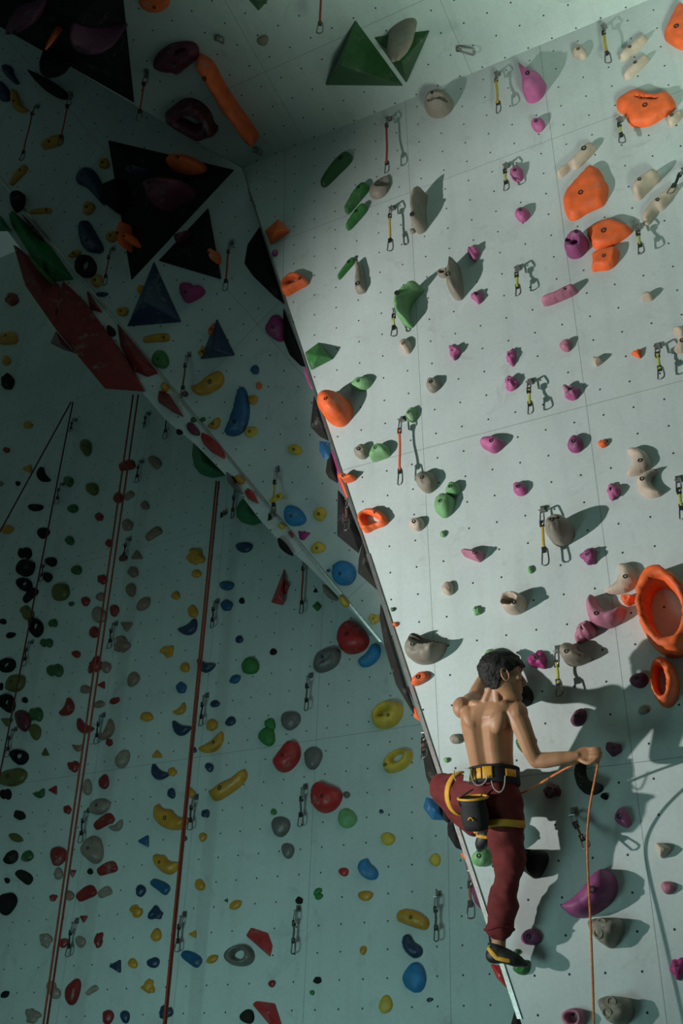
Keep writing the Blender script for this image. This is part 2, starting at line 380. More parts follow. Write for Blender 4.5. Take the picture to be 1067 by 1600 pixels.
# ------------------------------------------------------------------ the walls
def sheet(name, pts, mat, uvref=None, e1=None, e2=None, solid=0.03, seg=None):
    me = pydata(name, pts, [tuple(range(len(pts)))]); uvl = me.uv_layers.new(name='uv')
    if uvref is not None:
        for lp in me.loops:
            q = np.array(me.vertices[lp.vertex_index].co) - uvref; uvl.data[lp.index].uv = (float(q @ e1), float(q @ e2))
    o = link(name, me, mat, None, False); o['kind'] = 'structure'
    bm = bmesh.new(); bm.from_mesh(me); bm.normal_update()
    f = bm.faces[0] if hasattr(bm.faces, '__getitem__') and not bm.faces.ensure_lookup_table() else None
    nn = f.normal.copy(); c = f.calc_center_median()
    if nn.dot(Vector(CAM) - c) < 0: bmesh.ops.reverse_faces(bm, faces=bm.faces)
    bm.to_mesh(me); bm.free()
    return o
upR = unit(np.cross(np.array([1, 0, 0]), NRin)); upR = upR * np.sign(upR[2])
refR = at(988, 1394.7, 'R'); seamR_u = at(990, 1200, 'R')[0] - refR[0]; seamR_v = (at(940, 1198, 'R') - refR) @ upR
matR = wall_material('wall_panels_right', seamR_u, seamR_v)
E1a, E1b = at(378, 263, 'R'), at(815, 1600, 'R'); dE = E1b - E1a
E1c = E1b + dE * (E1b[2] / -dE[2])                      # where the edge reaches the floor
XR = 3.2
sheet('wall_right', [E1a, E1b, E1c, np.array([XR, E1c[1], 0]), np.array([XR, E1a[1], E1a[2]])], matR, refR, np.array([1., 0, 0]), upR)
back = np.array([0, 1.0, 0])
plain = wall_material('wall_panels_edge', 0.1, 0.3)
vJ = 1000.0; EJ = at(e1x(vJ), vJ, 'R')
Eb = [p + back * d for p, d in ((E1a, 0.3), (EJ, 1.35), (E1c, 1.7))]
sheet('wall_edge', [E1a, EJ, E1c, Eb[2], Eb[1], Eb[0]], plain, E1a, np.array([0, 1., 0]), np.array([0, 0, 1.]))
upL = unit(np.cross(np.array([1, 0, 0]), PL['L'][1])); upL = upL * np.sign(upL[2])
refL = at(643.7, 1269.3, 'L')
matL = wall_material('wall_panels_left', at(491, 1220, 'L')[0] - refL[0], (at(650, 1133, 'L') - refL) @ upL)
def onL(x, z):
    P, N = PL['L']; return np.array([x, P[1] - (z - P[2]) * N[2] / N[1], z])
sheet('wall_left', [onL(-10, 0), onL(1.0, 0), onL(1.0, 10.5), onL(-10, 10.5)], matL, refL, np.array([1., 0, 0]), upL)
eM1 = np.array([0.50280854, 0.41587224, -0.75778219]); eM2 = np.array([0.85837118, -0.13688084, 0.49443154])
matM = wall_material('wall_panels_middle', 0.082 + 0.164, 0.082, 1.968, 3.936)
def linepx(a, b, t): return (a[0] + (b[0] - a[0]) * t, a[1] + (b[1] - a[1]) * t)
sheet('wall_middle', [at(u, v, 'M') for u, v in [(378, 263), (-170, -60), (-170, e2x(0) * 0 + 73.3), (e2x(1000), 1000), (e2x(1030), 1030), (e1x(900) + 14, 900), (e1x(480), 480)]], matM, PL['M'][0], eM1, eM2)
vT = np.array([0, -math.cos(aT), math.sin(aT)]); refT = at(673.3, 16.4, 'T')
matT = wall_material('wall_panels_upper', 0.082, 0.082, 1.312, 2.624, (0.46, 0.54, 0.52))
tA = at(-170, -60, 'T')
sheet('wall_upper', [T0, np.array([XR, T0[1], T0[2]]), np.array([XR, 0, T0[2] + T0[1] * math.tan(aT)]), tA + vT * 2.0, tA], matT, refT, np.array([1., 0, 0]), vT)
mA, mT = at(-170, -60, 'M'), T0
sheet('wall_lip', [T0, tA, mA], plain, T0, np.array([1., 0, 0]), np.array([0, 0, 1.]))
CRp = [(-170, 150), (0, 345), (130, 520), (226, 617), (258, 655), (305, 694), (353, 743), (406, 812), (434, 843), (480, 883), (507, 910), (600, 1008)]
E2p = [(e2x(v), v) for v in (73.5, 290, 465, 575, 615, 662, 712, 783, 818, 862, 893, 1000)]
vs = [at(u, v, 'M') for u, v in E2p] + [at(u, v, 'S') for u, v in CRp]; n = len(E2p)
for k, (u, v) in enumerate(CRp):
    p = vs[n + k].copy(); yl = PL['L'][0][1] + 0.05; vs.append(np.array([p[0], max(yl, p[1] + 0.02), p[2]]))
me = pydata('wall_underside', vs, [(i, i + 1, n + i + 1, n + i) for i in range(n - 1)] + [(n + i, n + i + 1, 2 * n + i + 1, 2 * n + i) for i in range(n - 1)]); uvl = me.uv_layers.new(name='uv')
sx = unit(e2b - e2a); sy = np.cross(sx, PL['S'][1])
for lp in me.loops: q = np.array(me.vertices[lp.vertex_index].co) - e2a; uvl.data[lp.index].uv = (float(q @ sx), float(q @ sy) + .06)
o = link('wall_underside', me, plain, None, False); o['kind'] = 'structure'
fl, Nn, Ln = new_mat('matting'); Nn['Principled BSDF'].inputs['Base Color'].default_value = (0.05, 0.07, 0.09, 1); Nn['Principled BSDF'].inputs['Roughness'].default_value = 0.9
tn = Nn.new('ShaderNodeTexNoise'); tn.inputs['Scale'].default_value = 30; bpn = Nn.new('ShaderNodeBump'); Ln.new(tn.outputs[0], bpn.inputs['Height']); Ln.new(bpn.outputs[0], Nn['Principled BSDF'].inputs['Normal'])
sheet('floor', [(-10, -4, 0), (XR, -4, 0), (XR, 6.7, 0), (-10, 6.7, 0)], fl)
# aluminium corner strips along the two edges
def strip(name, a, b, w, dirs):
    V = []; bm = bmesh.new()
    for p in (a, b):
        for s1, s2 in ((-1, -1), (1, -1), (1, 1), (-1, 1)): V.append(p + dirs[0] * w[0] * s1 / 2 + dirs[1] * w[1] * s2 / 2)
    me = pydata(name, V, [(0, 1, 2, 3), (7, 6, 5, 4), (0, 4, 5, 1), (1, 5, 6, 2), (2, 6, 7, 3), (3, 7, 4, 0)])
    o = link(name, me, M_ALU, None, False); o['kind'] = 'structure'; return o
eR1, eR2, nR = frame('R')
strip('trim_1', at(378, 263, 'R'), at(e1x(866), 866, 'R'), (0.012, 0.012), (eR1, nR))
strip('trim_2', at(e1x(866), 866, 'R'), at(e1x(1592), 1592, 'R'), (0.022, 0.014), (eR1, nR))
eMs1, eMs2, nM = frame('M')
strip('trim_3', at(e2x(73), 73, 'M'), at(e2x(1003), 1003, 'M'), (0.022, 0.022), (eMs1, nM))

def boss(o, u, v, pl, h, r, ck):
    """raised ring round a bolt hole, part of the hold"""
    bm_ = bmesh.new(); q = Vector(at(u, v, pl, h)); loc = o.matrix_world.inverted() @ q
    n = 20; rings = []
    for rr, z in ((r * 1.25, -.02), (r * 1.15, .004), (r, .009), (r * .8, .006), (r * .62, -.004), (r * .5, .002), (r * .4, .001)):
        rings.append([bm_.verts.new((rr * math.cos(2 * math.pi * k / n), rr * math.sin(2 * math.pi * k / n), z)) for k in range(n)])
    for A, B in zip(rings[:-1], rings[1:]):
        for k in range(n): bm_.faces.new((A[k], A[(k + 1) % n], B[(k + 1) % n], B[k]))
    bm_.faces.new(rings[-1]); me = bpy.data.meshes.new('ring_boss'); bm_.to_mesh(me); bm_.free(); b = link('ring_boss', me, MAT[ck], o); b.location = loc; return b
# ------------------------------------------------------------------ holds on the left wall
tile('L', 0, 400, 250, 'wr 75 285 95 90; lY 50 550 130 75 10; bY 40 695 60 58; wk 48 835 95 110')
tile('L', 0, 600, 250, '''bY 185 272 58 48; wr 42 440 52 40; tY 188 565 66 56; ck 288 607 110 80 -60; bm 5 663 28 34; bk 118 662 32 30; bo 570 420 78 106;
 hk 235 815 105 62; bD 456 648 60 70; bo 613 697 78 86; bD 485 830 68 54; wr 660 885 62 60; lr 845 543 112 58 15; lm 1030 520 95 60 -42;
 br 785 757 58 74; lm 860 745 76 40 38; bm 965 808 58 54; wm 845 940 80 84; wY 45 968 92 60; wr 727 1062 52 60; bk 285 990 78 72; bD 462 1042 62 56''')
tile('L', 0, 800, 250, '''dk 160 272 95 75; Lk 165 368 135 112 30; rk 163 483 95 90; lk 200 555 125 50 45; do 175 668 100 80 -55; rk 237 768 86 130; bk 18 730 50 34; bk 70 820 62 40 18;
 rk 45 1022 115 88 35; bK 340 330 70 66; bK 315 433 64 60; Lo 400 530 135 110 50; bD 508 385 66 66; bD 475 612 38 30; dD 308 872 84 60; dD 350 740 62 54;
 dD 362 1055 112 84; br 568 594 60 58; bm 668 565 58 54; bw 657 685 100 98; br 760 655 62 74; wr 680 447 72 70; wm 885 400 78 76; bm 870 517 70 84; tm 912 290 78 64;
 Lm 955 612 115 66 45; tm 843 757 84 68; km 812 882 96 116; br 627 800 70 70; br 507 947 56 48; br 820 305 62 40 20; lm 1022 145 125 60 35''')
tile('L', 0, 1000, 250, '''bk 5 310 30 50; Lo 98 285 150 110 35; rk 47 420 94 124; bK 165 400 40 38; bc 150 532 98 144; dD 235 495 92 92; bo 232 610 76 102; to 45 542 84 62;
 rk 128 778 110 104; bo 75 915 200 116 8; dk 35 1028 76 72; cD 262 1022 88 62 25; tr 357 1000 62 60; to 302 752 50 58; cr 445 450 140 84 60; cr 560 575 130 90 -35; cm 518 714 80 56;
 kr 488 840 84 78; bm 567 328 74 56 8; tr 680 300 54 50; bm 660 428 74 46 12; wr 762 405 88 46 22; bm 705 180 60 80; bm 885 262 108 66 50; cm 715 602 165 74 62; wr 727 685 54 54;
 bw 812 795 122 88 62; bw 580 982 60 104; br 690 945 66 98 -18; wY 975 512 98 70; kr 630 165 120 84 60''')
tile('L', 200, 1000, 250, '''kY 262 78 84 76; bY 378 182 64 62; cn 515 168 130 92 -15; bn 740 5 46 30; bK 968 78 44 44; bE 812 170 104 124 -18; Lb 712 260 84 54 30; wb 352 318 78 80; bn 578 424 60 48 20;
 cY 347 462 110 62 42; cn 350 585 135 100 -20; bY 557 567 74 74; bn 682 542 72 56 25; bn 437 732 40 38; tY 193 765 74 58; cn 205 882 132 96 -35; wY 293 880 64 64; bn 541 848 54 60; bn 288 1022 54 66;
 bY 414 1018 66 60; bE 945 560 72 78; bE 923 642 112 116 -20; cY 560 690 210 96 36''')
poly('L', 'Y', [(530, 1000), (560, 995), (600, 960), (650, 930), (690, 925), (740, 870), (775, 858), (790, 880), (790, 920), (740, 980), (660, 1035), (600, 1072), (560, 1068), (540, 1040)], 200, 1000, 250, 'wide banana-shaped')
tile('L', 400, 1000, 250, 'bg 225 533 116 134 -15; bg 375 783 122 142 -15')
poly('L', 'R', [(108, 800), (150, 745), (200, 680), (230, 662), (275, 680), (292, 740), (280, 800), (230, 860), (180, 882), (130, 868), (112, 835)], 400, 1000, 250, 'kidney-shaped')
poly('L', 'g', [(378, 170), (390, 110), (440, 60), (510, 42), (550, 55), (560, 95), (545, 150), (500, 190), (430, 216), (385, 205)], 400, 1000, 250, 'egg-shaped slotted', dents=[[(430, 140), (475, 108), (515, 92), (500, 118), (460, 150), (425, 165)]])
poly('L', 'B', [(675, 150), (690, 120), (740, 90), (765, 35), (795, 18), (825, 40), (828, 90), (800, 140), (750, 175), (700, 180)], 400, 1000, 250, 'curved')
poly('L', 'y', [(770, 530), (780, 470), (830, 420), (890, 402), (950, 410), (976, 450), (965, 520), (910, 575), (840, 590), (790, 580)], 400, 1000, 250, 'broad ring-shaped', holes=[[(815, 505), (850, 470), (890, 462), (880, 490), (835, 515)]])
poly('L', 'y', [(846, 850), (855, 795), (900, 745), (970, 722), (1025, 730), (1044, 765), (1025, 820), (970, 865), (900, 885), (858, 878)], 400, 1000, 250, 'thick ring-shaped', holes=[[(900, 795), (935, 760), (975, 755), (985, 780), (955, 812), (915, 822)]])
poly('L', 'R', [(535, 840), (548, 780), (590, 730), (630, 713), (680, 745), (735, 810), (748, 860), (720, 910), (660, 938), (600, 940), (560, 915), (540, 880)], 400, 800, 250, 'giant rounded')
volume('L', 'R', [(98, 605), (190, 368), (178, 626)], [(150, 560, .10), (178, 450, .08), (180, 600, .06)], 'upright three-cornered wedge', 400, 800, 250)
volume('L', 'R', [(176, 480), (203, 450), (224, 490), (200, 550), (178, 552)], [(196, 490, .09)], 'small faceted wedge', 400, 800, 250)
tile('L', 400, 800, 250, 'tK 397 525 30 34; ')
volume('L', 'E', [(370, 630), (408, 590), (443, 630), (410, 670)], [(410, 628, .05)], 'diamond-shaped faceted', 400, 800, 250)
tile('L', 200, 800, 250, '''kY 448 298 112 112; wY 458 412 72 62; bY 317 557 54 54; bY 430 662 68 78; cn 402 768 150 92 32; hn 772 222 112 92; hb 655 480 100 82; wb 655 622 84 82; bK 758 592 38 38; bn 740 848 50 48''')
poly('L', 'Y', [(190, 235), (210, 240), (225, 272), (260, 275), (290, 275), (320, 320), (365, 335), (385, 330), (402, 325), (395, 360), (360, 405), (300, 415), (240, 400), (190, 370), (168, 330), (172, 270)], 200, 1200, 250, 'wide crescent-shaped')
poly('L', 'Y', [(165, 580), (185, 570), (210, 580), (240, 575), (265, 615), (300, 628), (345, 622), (325, 680), (285, 712), (240, 705), (195, 675), (168, 630)], 200, 1200, 250, 'short crescent-shaped')
tile('L', 200, 1200, 250, '''dn 513 303 56 56; bY 497 460 52 58; tb 110 487 78 80; bn 375 467 34 40; lb 212 788 140 76 -32; bn 83 818 66 76 -10; bY 477 780 66 76; tD 657 883 26 28; LY 715 912 96 58 32;
 dY 50 952 92 76 -50; kn 182 968 92 96; bE 970 292 40 40; bg 1013 387 112 146 -10; bg 1063 550 86 96''')
tile('L', 400, 1200, 250, '''bG 603 335 118 132 -25; bn 835 290 28 28; by 877 472 88 88 30; bR 583 692 64 60; hY 727 840 100 92; bE 410 825 64 40 35; bE 418 857 52 42 30; wK 287 885 54 54; bg 602 178 44 46''')
poly('L', 'R', [(358, 190), (368, 130), (400, 90), (430, 82), (470, 105), (530, 125), (562, 150), (568, 190), (545, 245), (500, 285), (440, 300), (390, 275), (362, 235)], 400, 1200, 250, 'large dented')
poly('L', 'B', [(675, 660), (690, 620), (725, 600), (745, 605), (755, 640), (790, 660), (815, 700), (800, 740), (750, 748), (700, 720), (678, 690)], 400, 1200, 250, 'large dented')
tile('L', 600, 1200, 250, 'by 338 612 72 84 30')
poly('L', 'Y', [(72, 375), (95, 297), (190, 300), (250, 330), (305, 375), (285, 447), (200, 425), (130, 398)], 600, 1350, 250, 'long sandy')
poly('L', 'n', [(117, 525), (125, 480), (150, 463), (175, 475), (195, 520), (240, 545), (257, 575), (245, 615), (195, 633), (150, 600), (125, 565)], 600, 1350, 250, 'large dented')
tile('L', 600, 1350, 250, 'bB 200 757 142 212 -8; bn 305 905 42 30 10; by 8 938 90 116')
tile('L', 0, 1200, 250, '''wK 128 316 96 70 -12; Lo 103 464 108 54 -22; bk 70 596 108 76 32; bD 180 588 92 62 30; lK 158 725 125 66 -35; bK 47 750 36 38; bk 40 902 120 150 -15; wr 448 277 56 70; br 385 585 94 138 -10; bw 388 705 60 76;
 tr 482 698 50 54; bK 600 690 40 38; kr 353 865 52 50; bm 460 850 58 70; tr 557 1002 52 50; Lw 660 256 158 104 22; lr 690 358 150 72 32; cw 775 385 112 66 30; bw 613 543 142 178 -8; lr 712 672 138 78 22; lr 572 838 142 78 30; lw 697 830 98 64 28''')
tile('L', 0, 1400, 200, '''kw 380 370 96 128; br 527 390 86 74 30; bw 668 380 80 98; kr 820 365 74 138 -12; tn 970 585 104 110; Lk 40 820 84 54 35; dw 440 780 165 90 -62; br 603 797 118 214 -18;
 lw 765 787 118 54 35; kw 265 1000 132 132; br 897 1008 90 122 -18; bn 1040 1005 78 104''')
tile('L', 200, 1400, 200, '''bY 233 325 84 110; tY 545 318 70 66; bY 37 562 80 82; bn 208 555 102 92 20; kY 170 755 104 128; lb 525 520 185 96 -32; LY 700 525 114 66 30; kn 312 970 122 118; rg 928 495 235 192 14; bK 992 1005 108 128''')
volume('L', 'R', [(383, 1462), (392, 1448), (419, 1457), (427, 1478), (423, 1497)], [(407, 1470, .07)], 'tilted faceted')
volume('L', 'R', [(393, 1569), (400, 1563), (430, 1567), (442, 1604), (424, 1606)], [(418, 1580, .08)], 'faceted')
tile('L', 400, 1400, 200, 'wK 512 703 74 66; bE 467 805 40 44; bY 892 452 58 72; br 132 730 60 60')

# ------------------------------------------------------------------ underside strip between the middle and left walls
poly('S', 'K', [(140, 160), (185, 190), (225, 240), (258, 300), (190, 270), (145, 225)], 400, 800, 250, 'flat tapering', H=.06)
poly('L', 'w', [(445, 475), (490, 500), (530, 545), (548, 595), (470, 570), (450, 530)], 400, 800, 250, 'flat half-hidden', H=.06)
poly('S', 'y', [(552, 560), (560, 550), (590, 575), (625, 628), (590, 637), (560, 615)], 400, 800, 250, 'bent', H=.05)
poly('S', 'y', [(140, 940), (160, 925), (190, 940), (195, 965), (165, 970)], 400, 600, 250, 'small bent', H=.04)
poly('S', 'R', [(210, 985), (225, 980), (255, 1025), (230, 1022)], 400, 600, 250, 'tiny pointed', H=.04)
# plywood boxes bolted under the arris
volume('S', 'R', [(480, 350), (490, 318), (560, 350), (610, 400), (650, 480), (652, 508), (560, 460), (500, 400)], [(570, 420, .10)], 'blade-shaped plywood', 200, 600, 250)
volume('S', 'R', [(770, 715), (800, 688), (840, 725), (875, 805), (800, 770)], [(820, 745, .08)], 'short blade-shaped plywood', 200, 600, 250)
poly('S', 'Y', [(705, 620), (740, 600), (785, 650), (760, 672), (720, 650)], 200, 600, 250, 'small bent', H=.05)
volume('S', 'g', [(648, 575), (680, 600), (720, 660), (780, 748), (720, 720), (660, 650)], [(710, 670, .08)], 'dusty blade-shaped plywood', 200, 600, 250)
volume('L', 'e', [(425, 470), (432, 400), (452, 365), (560, 480), (655, 612), (560, 628), (480, 600), (440, 550)], [(500, 520, .42), (560, 560, .3)], 'large half-moon plywood', 200, 600, 250)
volume('L', 'e', [(718, 840), (740, 790), (775, 752), (860, 810), (918, 918), (830, 945), (760, 925), (725, 890)], [(810, 860, .34)], 'smaller half-moon plywood', 200, 600, 250)
volume('S', 'r', [(195, 90), (205, 40), (270, 60), (330, 150), (380, 228), (300, 190), (200, 122)], [(270, 130, .12)], 'flame-shaped plywood', 200, 600, 250)
volume('S', 'r', [(775, 430), (880, 560), (1062, 785), (985, 812), (890, 770), (800, 600)], [(900, 680, .14)], 'long sharp plywood', 0, 400, 250)
volume('S', 'r', [(575, 235), (585, 228), (690, 385), (600, 360)], [(620, 310, .10)], 'small shard-like plywood', 0, 400, 250)
volume('S', 'r', [(365, 480), (520, 650), (700, 885), (968, 905), (850, 690), (700, 500), (560, 300), (420, 165), (390, 300)], [(600, 500, .05), (760, 740, .05)], 'biggest sloping plywood', 0, 400, 250, lift=.01, thick=.02)
volume('S', 'c', [(333, 582), (372, 495), (510, 655), (420, 625)], [(410, 590, .20)], 'flat corner plywood', 0, 400, 250)
volume('S', 'r', [(88, -75), (120, -60), (230, 70), (300, 180), (400, 200), (365, 480), (170, 200), (150, 140)], [(260, 200, .06)], 'upper sloping plywood', 0, 400, 250, lift=.01, thick=.02)
volume('S', 'e', [(55, 575), (85, 545), (240, 700), (310, 830), (345, 790), (500, 1015), (340, 1030), (200, 850), (70, 640)], [(300, 880, .16), (180, 720, .10)], 'jagged plywood', 0, 200, 250)
volume('S', 'e', [(-60, 560), (10, 590), (80, 690), (-60, 690)], [(10, 640, .2)], 'cut-off plywood', 0, 200, 250)
poly('S', 'K', [(65, 470), (90, 435), (165, 428), (165, 480), (140, 530), (85, 560)], 0, 200, 250, 'flat-topped', H=.12)
poly('S', 'c', [(130, 560), (190, 610), (250, 680), (305, 755), (250, 740), (190, 650)], 0, 200, 250, 'slim wave-like', H=.10)
poly('S', 'E', [(238, 60), (262, 55), (320, 120), (358, 178), (320, 170), (265, 110)], 0, 400, 250, 'slim glossy', H=.3)
tile('S', 0, 400, 250, 'bK 740 500 50 80 30; bw 785 690 70 130 28; bK 665 735 90 160 22; bc 540 350 45 65')
tile('S', 200, 600, 250, 'bD 437 238 42 34; bc 432 300 120 56 -48; bk 342 320 46 36 -40; bK 700 640 60 40 -50')
tile('S', 0, 400, 250, 'bw 232 210 44 50; bK 375 370 62 66')
poly('S', 'Y', [(215, 870), (240, 838), (275, 870), (262, 905), (225, 900)], 200, 400, 250, 'small round-backed', H=.06)

# ------------------------------------------------------------------ holds and boxes on the middle wall
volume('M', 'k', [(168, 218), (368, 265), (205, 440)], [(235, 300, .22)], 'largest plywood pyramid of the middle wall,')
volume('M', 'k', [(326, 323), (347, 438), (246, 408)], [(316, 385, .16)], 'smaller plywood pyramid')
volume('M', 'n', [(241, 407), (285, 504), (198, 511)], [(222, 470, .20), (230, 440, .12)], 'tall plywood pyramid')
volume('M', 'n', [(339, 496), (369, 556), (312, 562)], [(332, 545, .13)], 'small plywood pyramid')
tile('M', 200, 200, 250, 'bn 190 258 160 50 -4')
def on_volume(ck, pts, x0, y0, sc, word, base, tops):
    return poly('M', ck, pts, x0, y0, sc, word, H=.30 if ck != 'B' else .28, rough=.1)
poly('M', 'c', [(145, 440), (215, 350), (320, 345), (440, 375), (430, 440), (370, 490), (225, 580), (180, 520)], 200, 200, 250, 'large pitted', H=.34)
poly('M', 'O', [(285, 255), (330, 205), (400, 190), (470, 205), (510, 250), (500, 300), (410, 322), (310, 305)], 200, 200, 250, 'flat oval', H=.24)
poly('M', 'n', [(35, 320), (90, 282), (160, 290), (205, 330), (150, 360), (60, 358)], 200, 200, 250, 'flat oval', H=.26)
poly('M', 'O', [(555, 820), (580, 812), (602, 850), (600, 905), (570, 900)], 200, 200, 250, 'narrow', H=.14)
poly('M', 'c', [(325, 760), (350, 715), (440, 680), (410, 750), (350, 790)], 200, 200, 250, 'dusty spread', H=.14)
poly('M', 'O', [(825, 700), (860, 625), (885, 680), (885, 780), (865, 835), (832, 800)], 0, 200, 250, 'narrow upright', H=.20)
poly('M', 'O', [(890, 735), (910, 722), (950, 790), (920, 808), (890, 780)], 0, 200, 250, 'tiny pointed', H=.24)
tile('M', 0, 200, 250, '''bY 692 235 76 68; bY 588 533 84 84; bY 745 722 84 76; lY 270 555 150 44 4; lY 120 315 166 50 50; LY 497 838 96 46 20; rK 570 922 128 156 -10; bY 643 1018 78 84''')
poly('M', 'n', [(500, 340), (520, 285), (560, 256), (605, 260), (650, 315), (690, 400), (700, 500), (685, 520), (620, 445), (565, 385), (512, 375)], 0, 200, 250, 'large club-shaped')
poly('M', 'n', [(520, 690), (525, 630), (560, 606), (590, 620), (640, 710), (686, 790), (680, 832), (600, 832), (545, 800)], 0, 200, 250, 'large teardrop-shaped')
poly('M', 'k', [(690, 400), (760, 365), (840, 330), (860, 470), (800, 580), (700, 520)], 0, 200, 250, 'massive round', H=.22)
tile('M', 0, 0, 250, 'lY 345 950 150 70 22')
poly('M', 'n', [(5, 440), (40, 424), (80, 440), (92, 500), (135, 560), (100, 562), (65, 530), (20, 490)], 0, 0, 250, 'hooked')
poly('M', 'Y', [(70, 600), (100, 590), (125, 640), (150, 710), (205, 735), (150, 755), (90, 730), (70, 670)], 0, 0, 250, 'hooked')
poly('M', 'n', [(-20, 540), (0, 530), (65, 600), (70, 680), (-20, 670)], 0, 0, 250, 'cut-off')
poly('M', 'k', [(185, 470), (215, 470), (330, 525), (440, 610), (455, 640), (410, 656), (350, 635), (260, 575)], 0, 0, 250, 'long blade-like', H=.12)
tile('M', 0, 400, 250, 'bY 815 370 86 58; hn 680 250 84 44; bY 940 222 54 58')
tile('M', 200, 400, 250, 'bE 212 690 108 124; kY 88 225 58 62; bO 558 490 84 40 72; kY 497 640 50 76; lY 188 550 182 62 6; bb 845 758 60 58; bO 873 865 42 46; bY 832 958 62 66; bc 378 920 46 38')
poly('M', 'V', [(340, 190), (360, 172), (410, 175), (430, 200), (470, 185), (518, 235), (490, 268), (400, 318), (365, 300), (342, 245)], 200, 400, 250, 'large heart-like')
poly('M', 'V', [(908, 480), (930, 440), (965, 384), (1020, 398), (1045, 480), (1036, 565), (1000, 572), (955, 545), (915, 510)], 200, 400, 250, 'large chalky')
poly('M', 'Y', [(404, 860), (450, 860), (470, 845), (520, 800), (600, 758), (635, 790), (638, 840), (600, 890), (490, 938), (430, 912)], 200, 400, 250, 'half-moon-shaped')
poly('M', 'b', [(630, 335), (660, 260), (700, 150), (718, 50), (745, 10), (775, 22), (800, 90), (808, 200), (785, 295), (745, 338), (690, 352)], 200, 600, 250, 'tall fin-shaped')
poly('M', 'Y', [(522, 290), (540, 260), (590, 218), (615, 230), (610, 280), (580, 308)], 200, 600, 250, 'pointed')
tile('M', 200, 600, 250, 'by 818 318 84 76; bD 497 237 40 30 10')
tile('M', 400, 600, 250, 'Ly 258 438 104 70 -20; ly 135 762 100 44 28; by 425 868 90 84')
poly('M', 'B', [(180, 880), (190, 815), (230, 803), (290, 830), (335, 895), (325, 930), (260, 953), (205, 940)], 400, 600, 250, 'half-dome')
volume('M', 'V', [(277, 975), (374, 990), (322, 1048), (288, 1040)], [(310, 1008, .04)], 'three-cornered faceted', 400, 600, 250)
tile('M', 400, 800, 250, 'by 412 240 92 78; bb 483 390 28 22 15; ky 788 712 80 70')
poly('M', 'B', [(500, 400), (510, 345), (555, 320), (620, 335), (662, 380), (662, 440), (630, 485), (580, 496), (530, 480), (503, 440)], 400, 800, 250, 'giant chalky ball-like')

# boxes along the free edge of the right wall
volume('M', 'k', [(406, 352), (446, 478), (428, 464), (395, 432), (381, 412), (386, 382)], [(415, 420, .16)], 'bow-shaped plywood')
volume('M', 'K', [(442, 478), (480, 575), (470, 573), (452, 555), (441, 528)], [(458, 530, .12)], 'shield-shaped plywood')
volume('E', 'P', [(473, 574), (481, 571), (492, 612), (485, 608), (477, 590)], [(481, 590, .03)], 'thin ribbon-like')
volume('E', 'K', [(490, 612), (516, 692), (500, 684), (484, 668), (487, 640)], [(498, 655, .05)], 'kinked plywood')
volume('E', 'b', [(498, 688), (517, 690), (520, 722), (505, 718), (498, 706)], [(509, 705, .04)], 'chalky plywood')
volume('E', 'K', [(513, 700), (518, 703), (530, 758), (513, 748), (508, 738)], [(518, 735, .05)], 'small kite-shaped plywood')
volume('E', 'V', [(516, 700), (522, 703), (548, 780), (540, 779), (527, 752)], [(530, 735, .04)], 'magenta-and-orange ribbon-like')
volume('E', 'O', [(527, 722), (548, 785), (543, 782), (524, 738)], [(535, 755, .06)], 'slim streak-like')
volume('E', 'k', [(527, 762), (542, 780), (568, 846), (561, 867), (526, 838), (527, 800)], [(545, 820, .08)], 'longest edge-mounted plywood')
volume('E', 'K', [(566, 842), (597, 930), (558, 896), (560, 872)], [(572, 885, .06)], 'chalky kite-shaped plywood')
volume('E', 'K', [(594, 936), (655, 1132), (640, 1105), (618, 1070), (600, 1010), (592, 965)], [(612, 1010, .07), (630, 1075, .05)], 'longest knife-shaped plywood')
volume('E', 'P', [(634, 1072), (643, 1070), (662, 1116), (656, 1118)], [(649, 1095, .03)], 'stubby ribbon-like')
volume('E', 'O', [(642, 1096), (652, 1108), (659, 1130), (646, 1122)], [(652, 1116, .03)], 'stubby tongue-like')
volume('E', 'K', [(660, 1134), (700, 1245), (680, 1250), (665, 1215), (658, 1170)], [(675, 1190, .07)], 'tall leaning plywood')
volume('E', 'P', [(677, 1185), (691, 1216), (676, 1222), (673, 1205)], [(680, 1205, .05)], 'upright flag-like')
volume('E', 'b', [(665, 1244), (685, 1250), (700, 1283), (675, 1282), (660, 1262)], [(678, 1266, .08)], 'pentagonal plywood')
volume('E', 'K', [(682, 1248), (700, 1262), (706, 1292), (690, 1280)], [(695, 1272, .06)], 'tucked-in plywood')
volume('E', 'k', [(705, 1272), (728, 1332), (712, 1326), (699, 1305), (698, 1290)], [(710, 1302, .08)], 'half-disc plywood')
volume('E', 'O', [(718, 1331), (728, 1332), (732, 1346), (722, 1342)], [(725, 1338, .03)], 'tiny tab-like')
volume('E', 'v', [(724, 1340), (735, 1345), (760, 1432), (742, 1412), (735, 1390)], [(746, 1398, .06)], 'tapering plywood')
volume('E', 'R', [(764, 1504), (785, 1508), (798, 1552), (775, 1528)], [(780, 1525, .05)], 'pointed plywood')
volume('E', 'K', [(761, 1445), (778, 1482), (772, 1495), (764, 1475)], [(768, 1472, .05)], 'thin splinter-like plywood')
volume('E', 'K', [(805, 1573), (817, 1602), (812, 1625), (797, 1602)], [(807, 1600, .06)], 'cut-off plywood')
poly('R', 'O', [(572, 612), (590, 598), (625, 612), (665, 612), (660, 635), (620, 652), (590, 655), (575, 640)], 400, 600, 250, 'flame-like', H=.055, flat=.5, smooth=1)

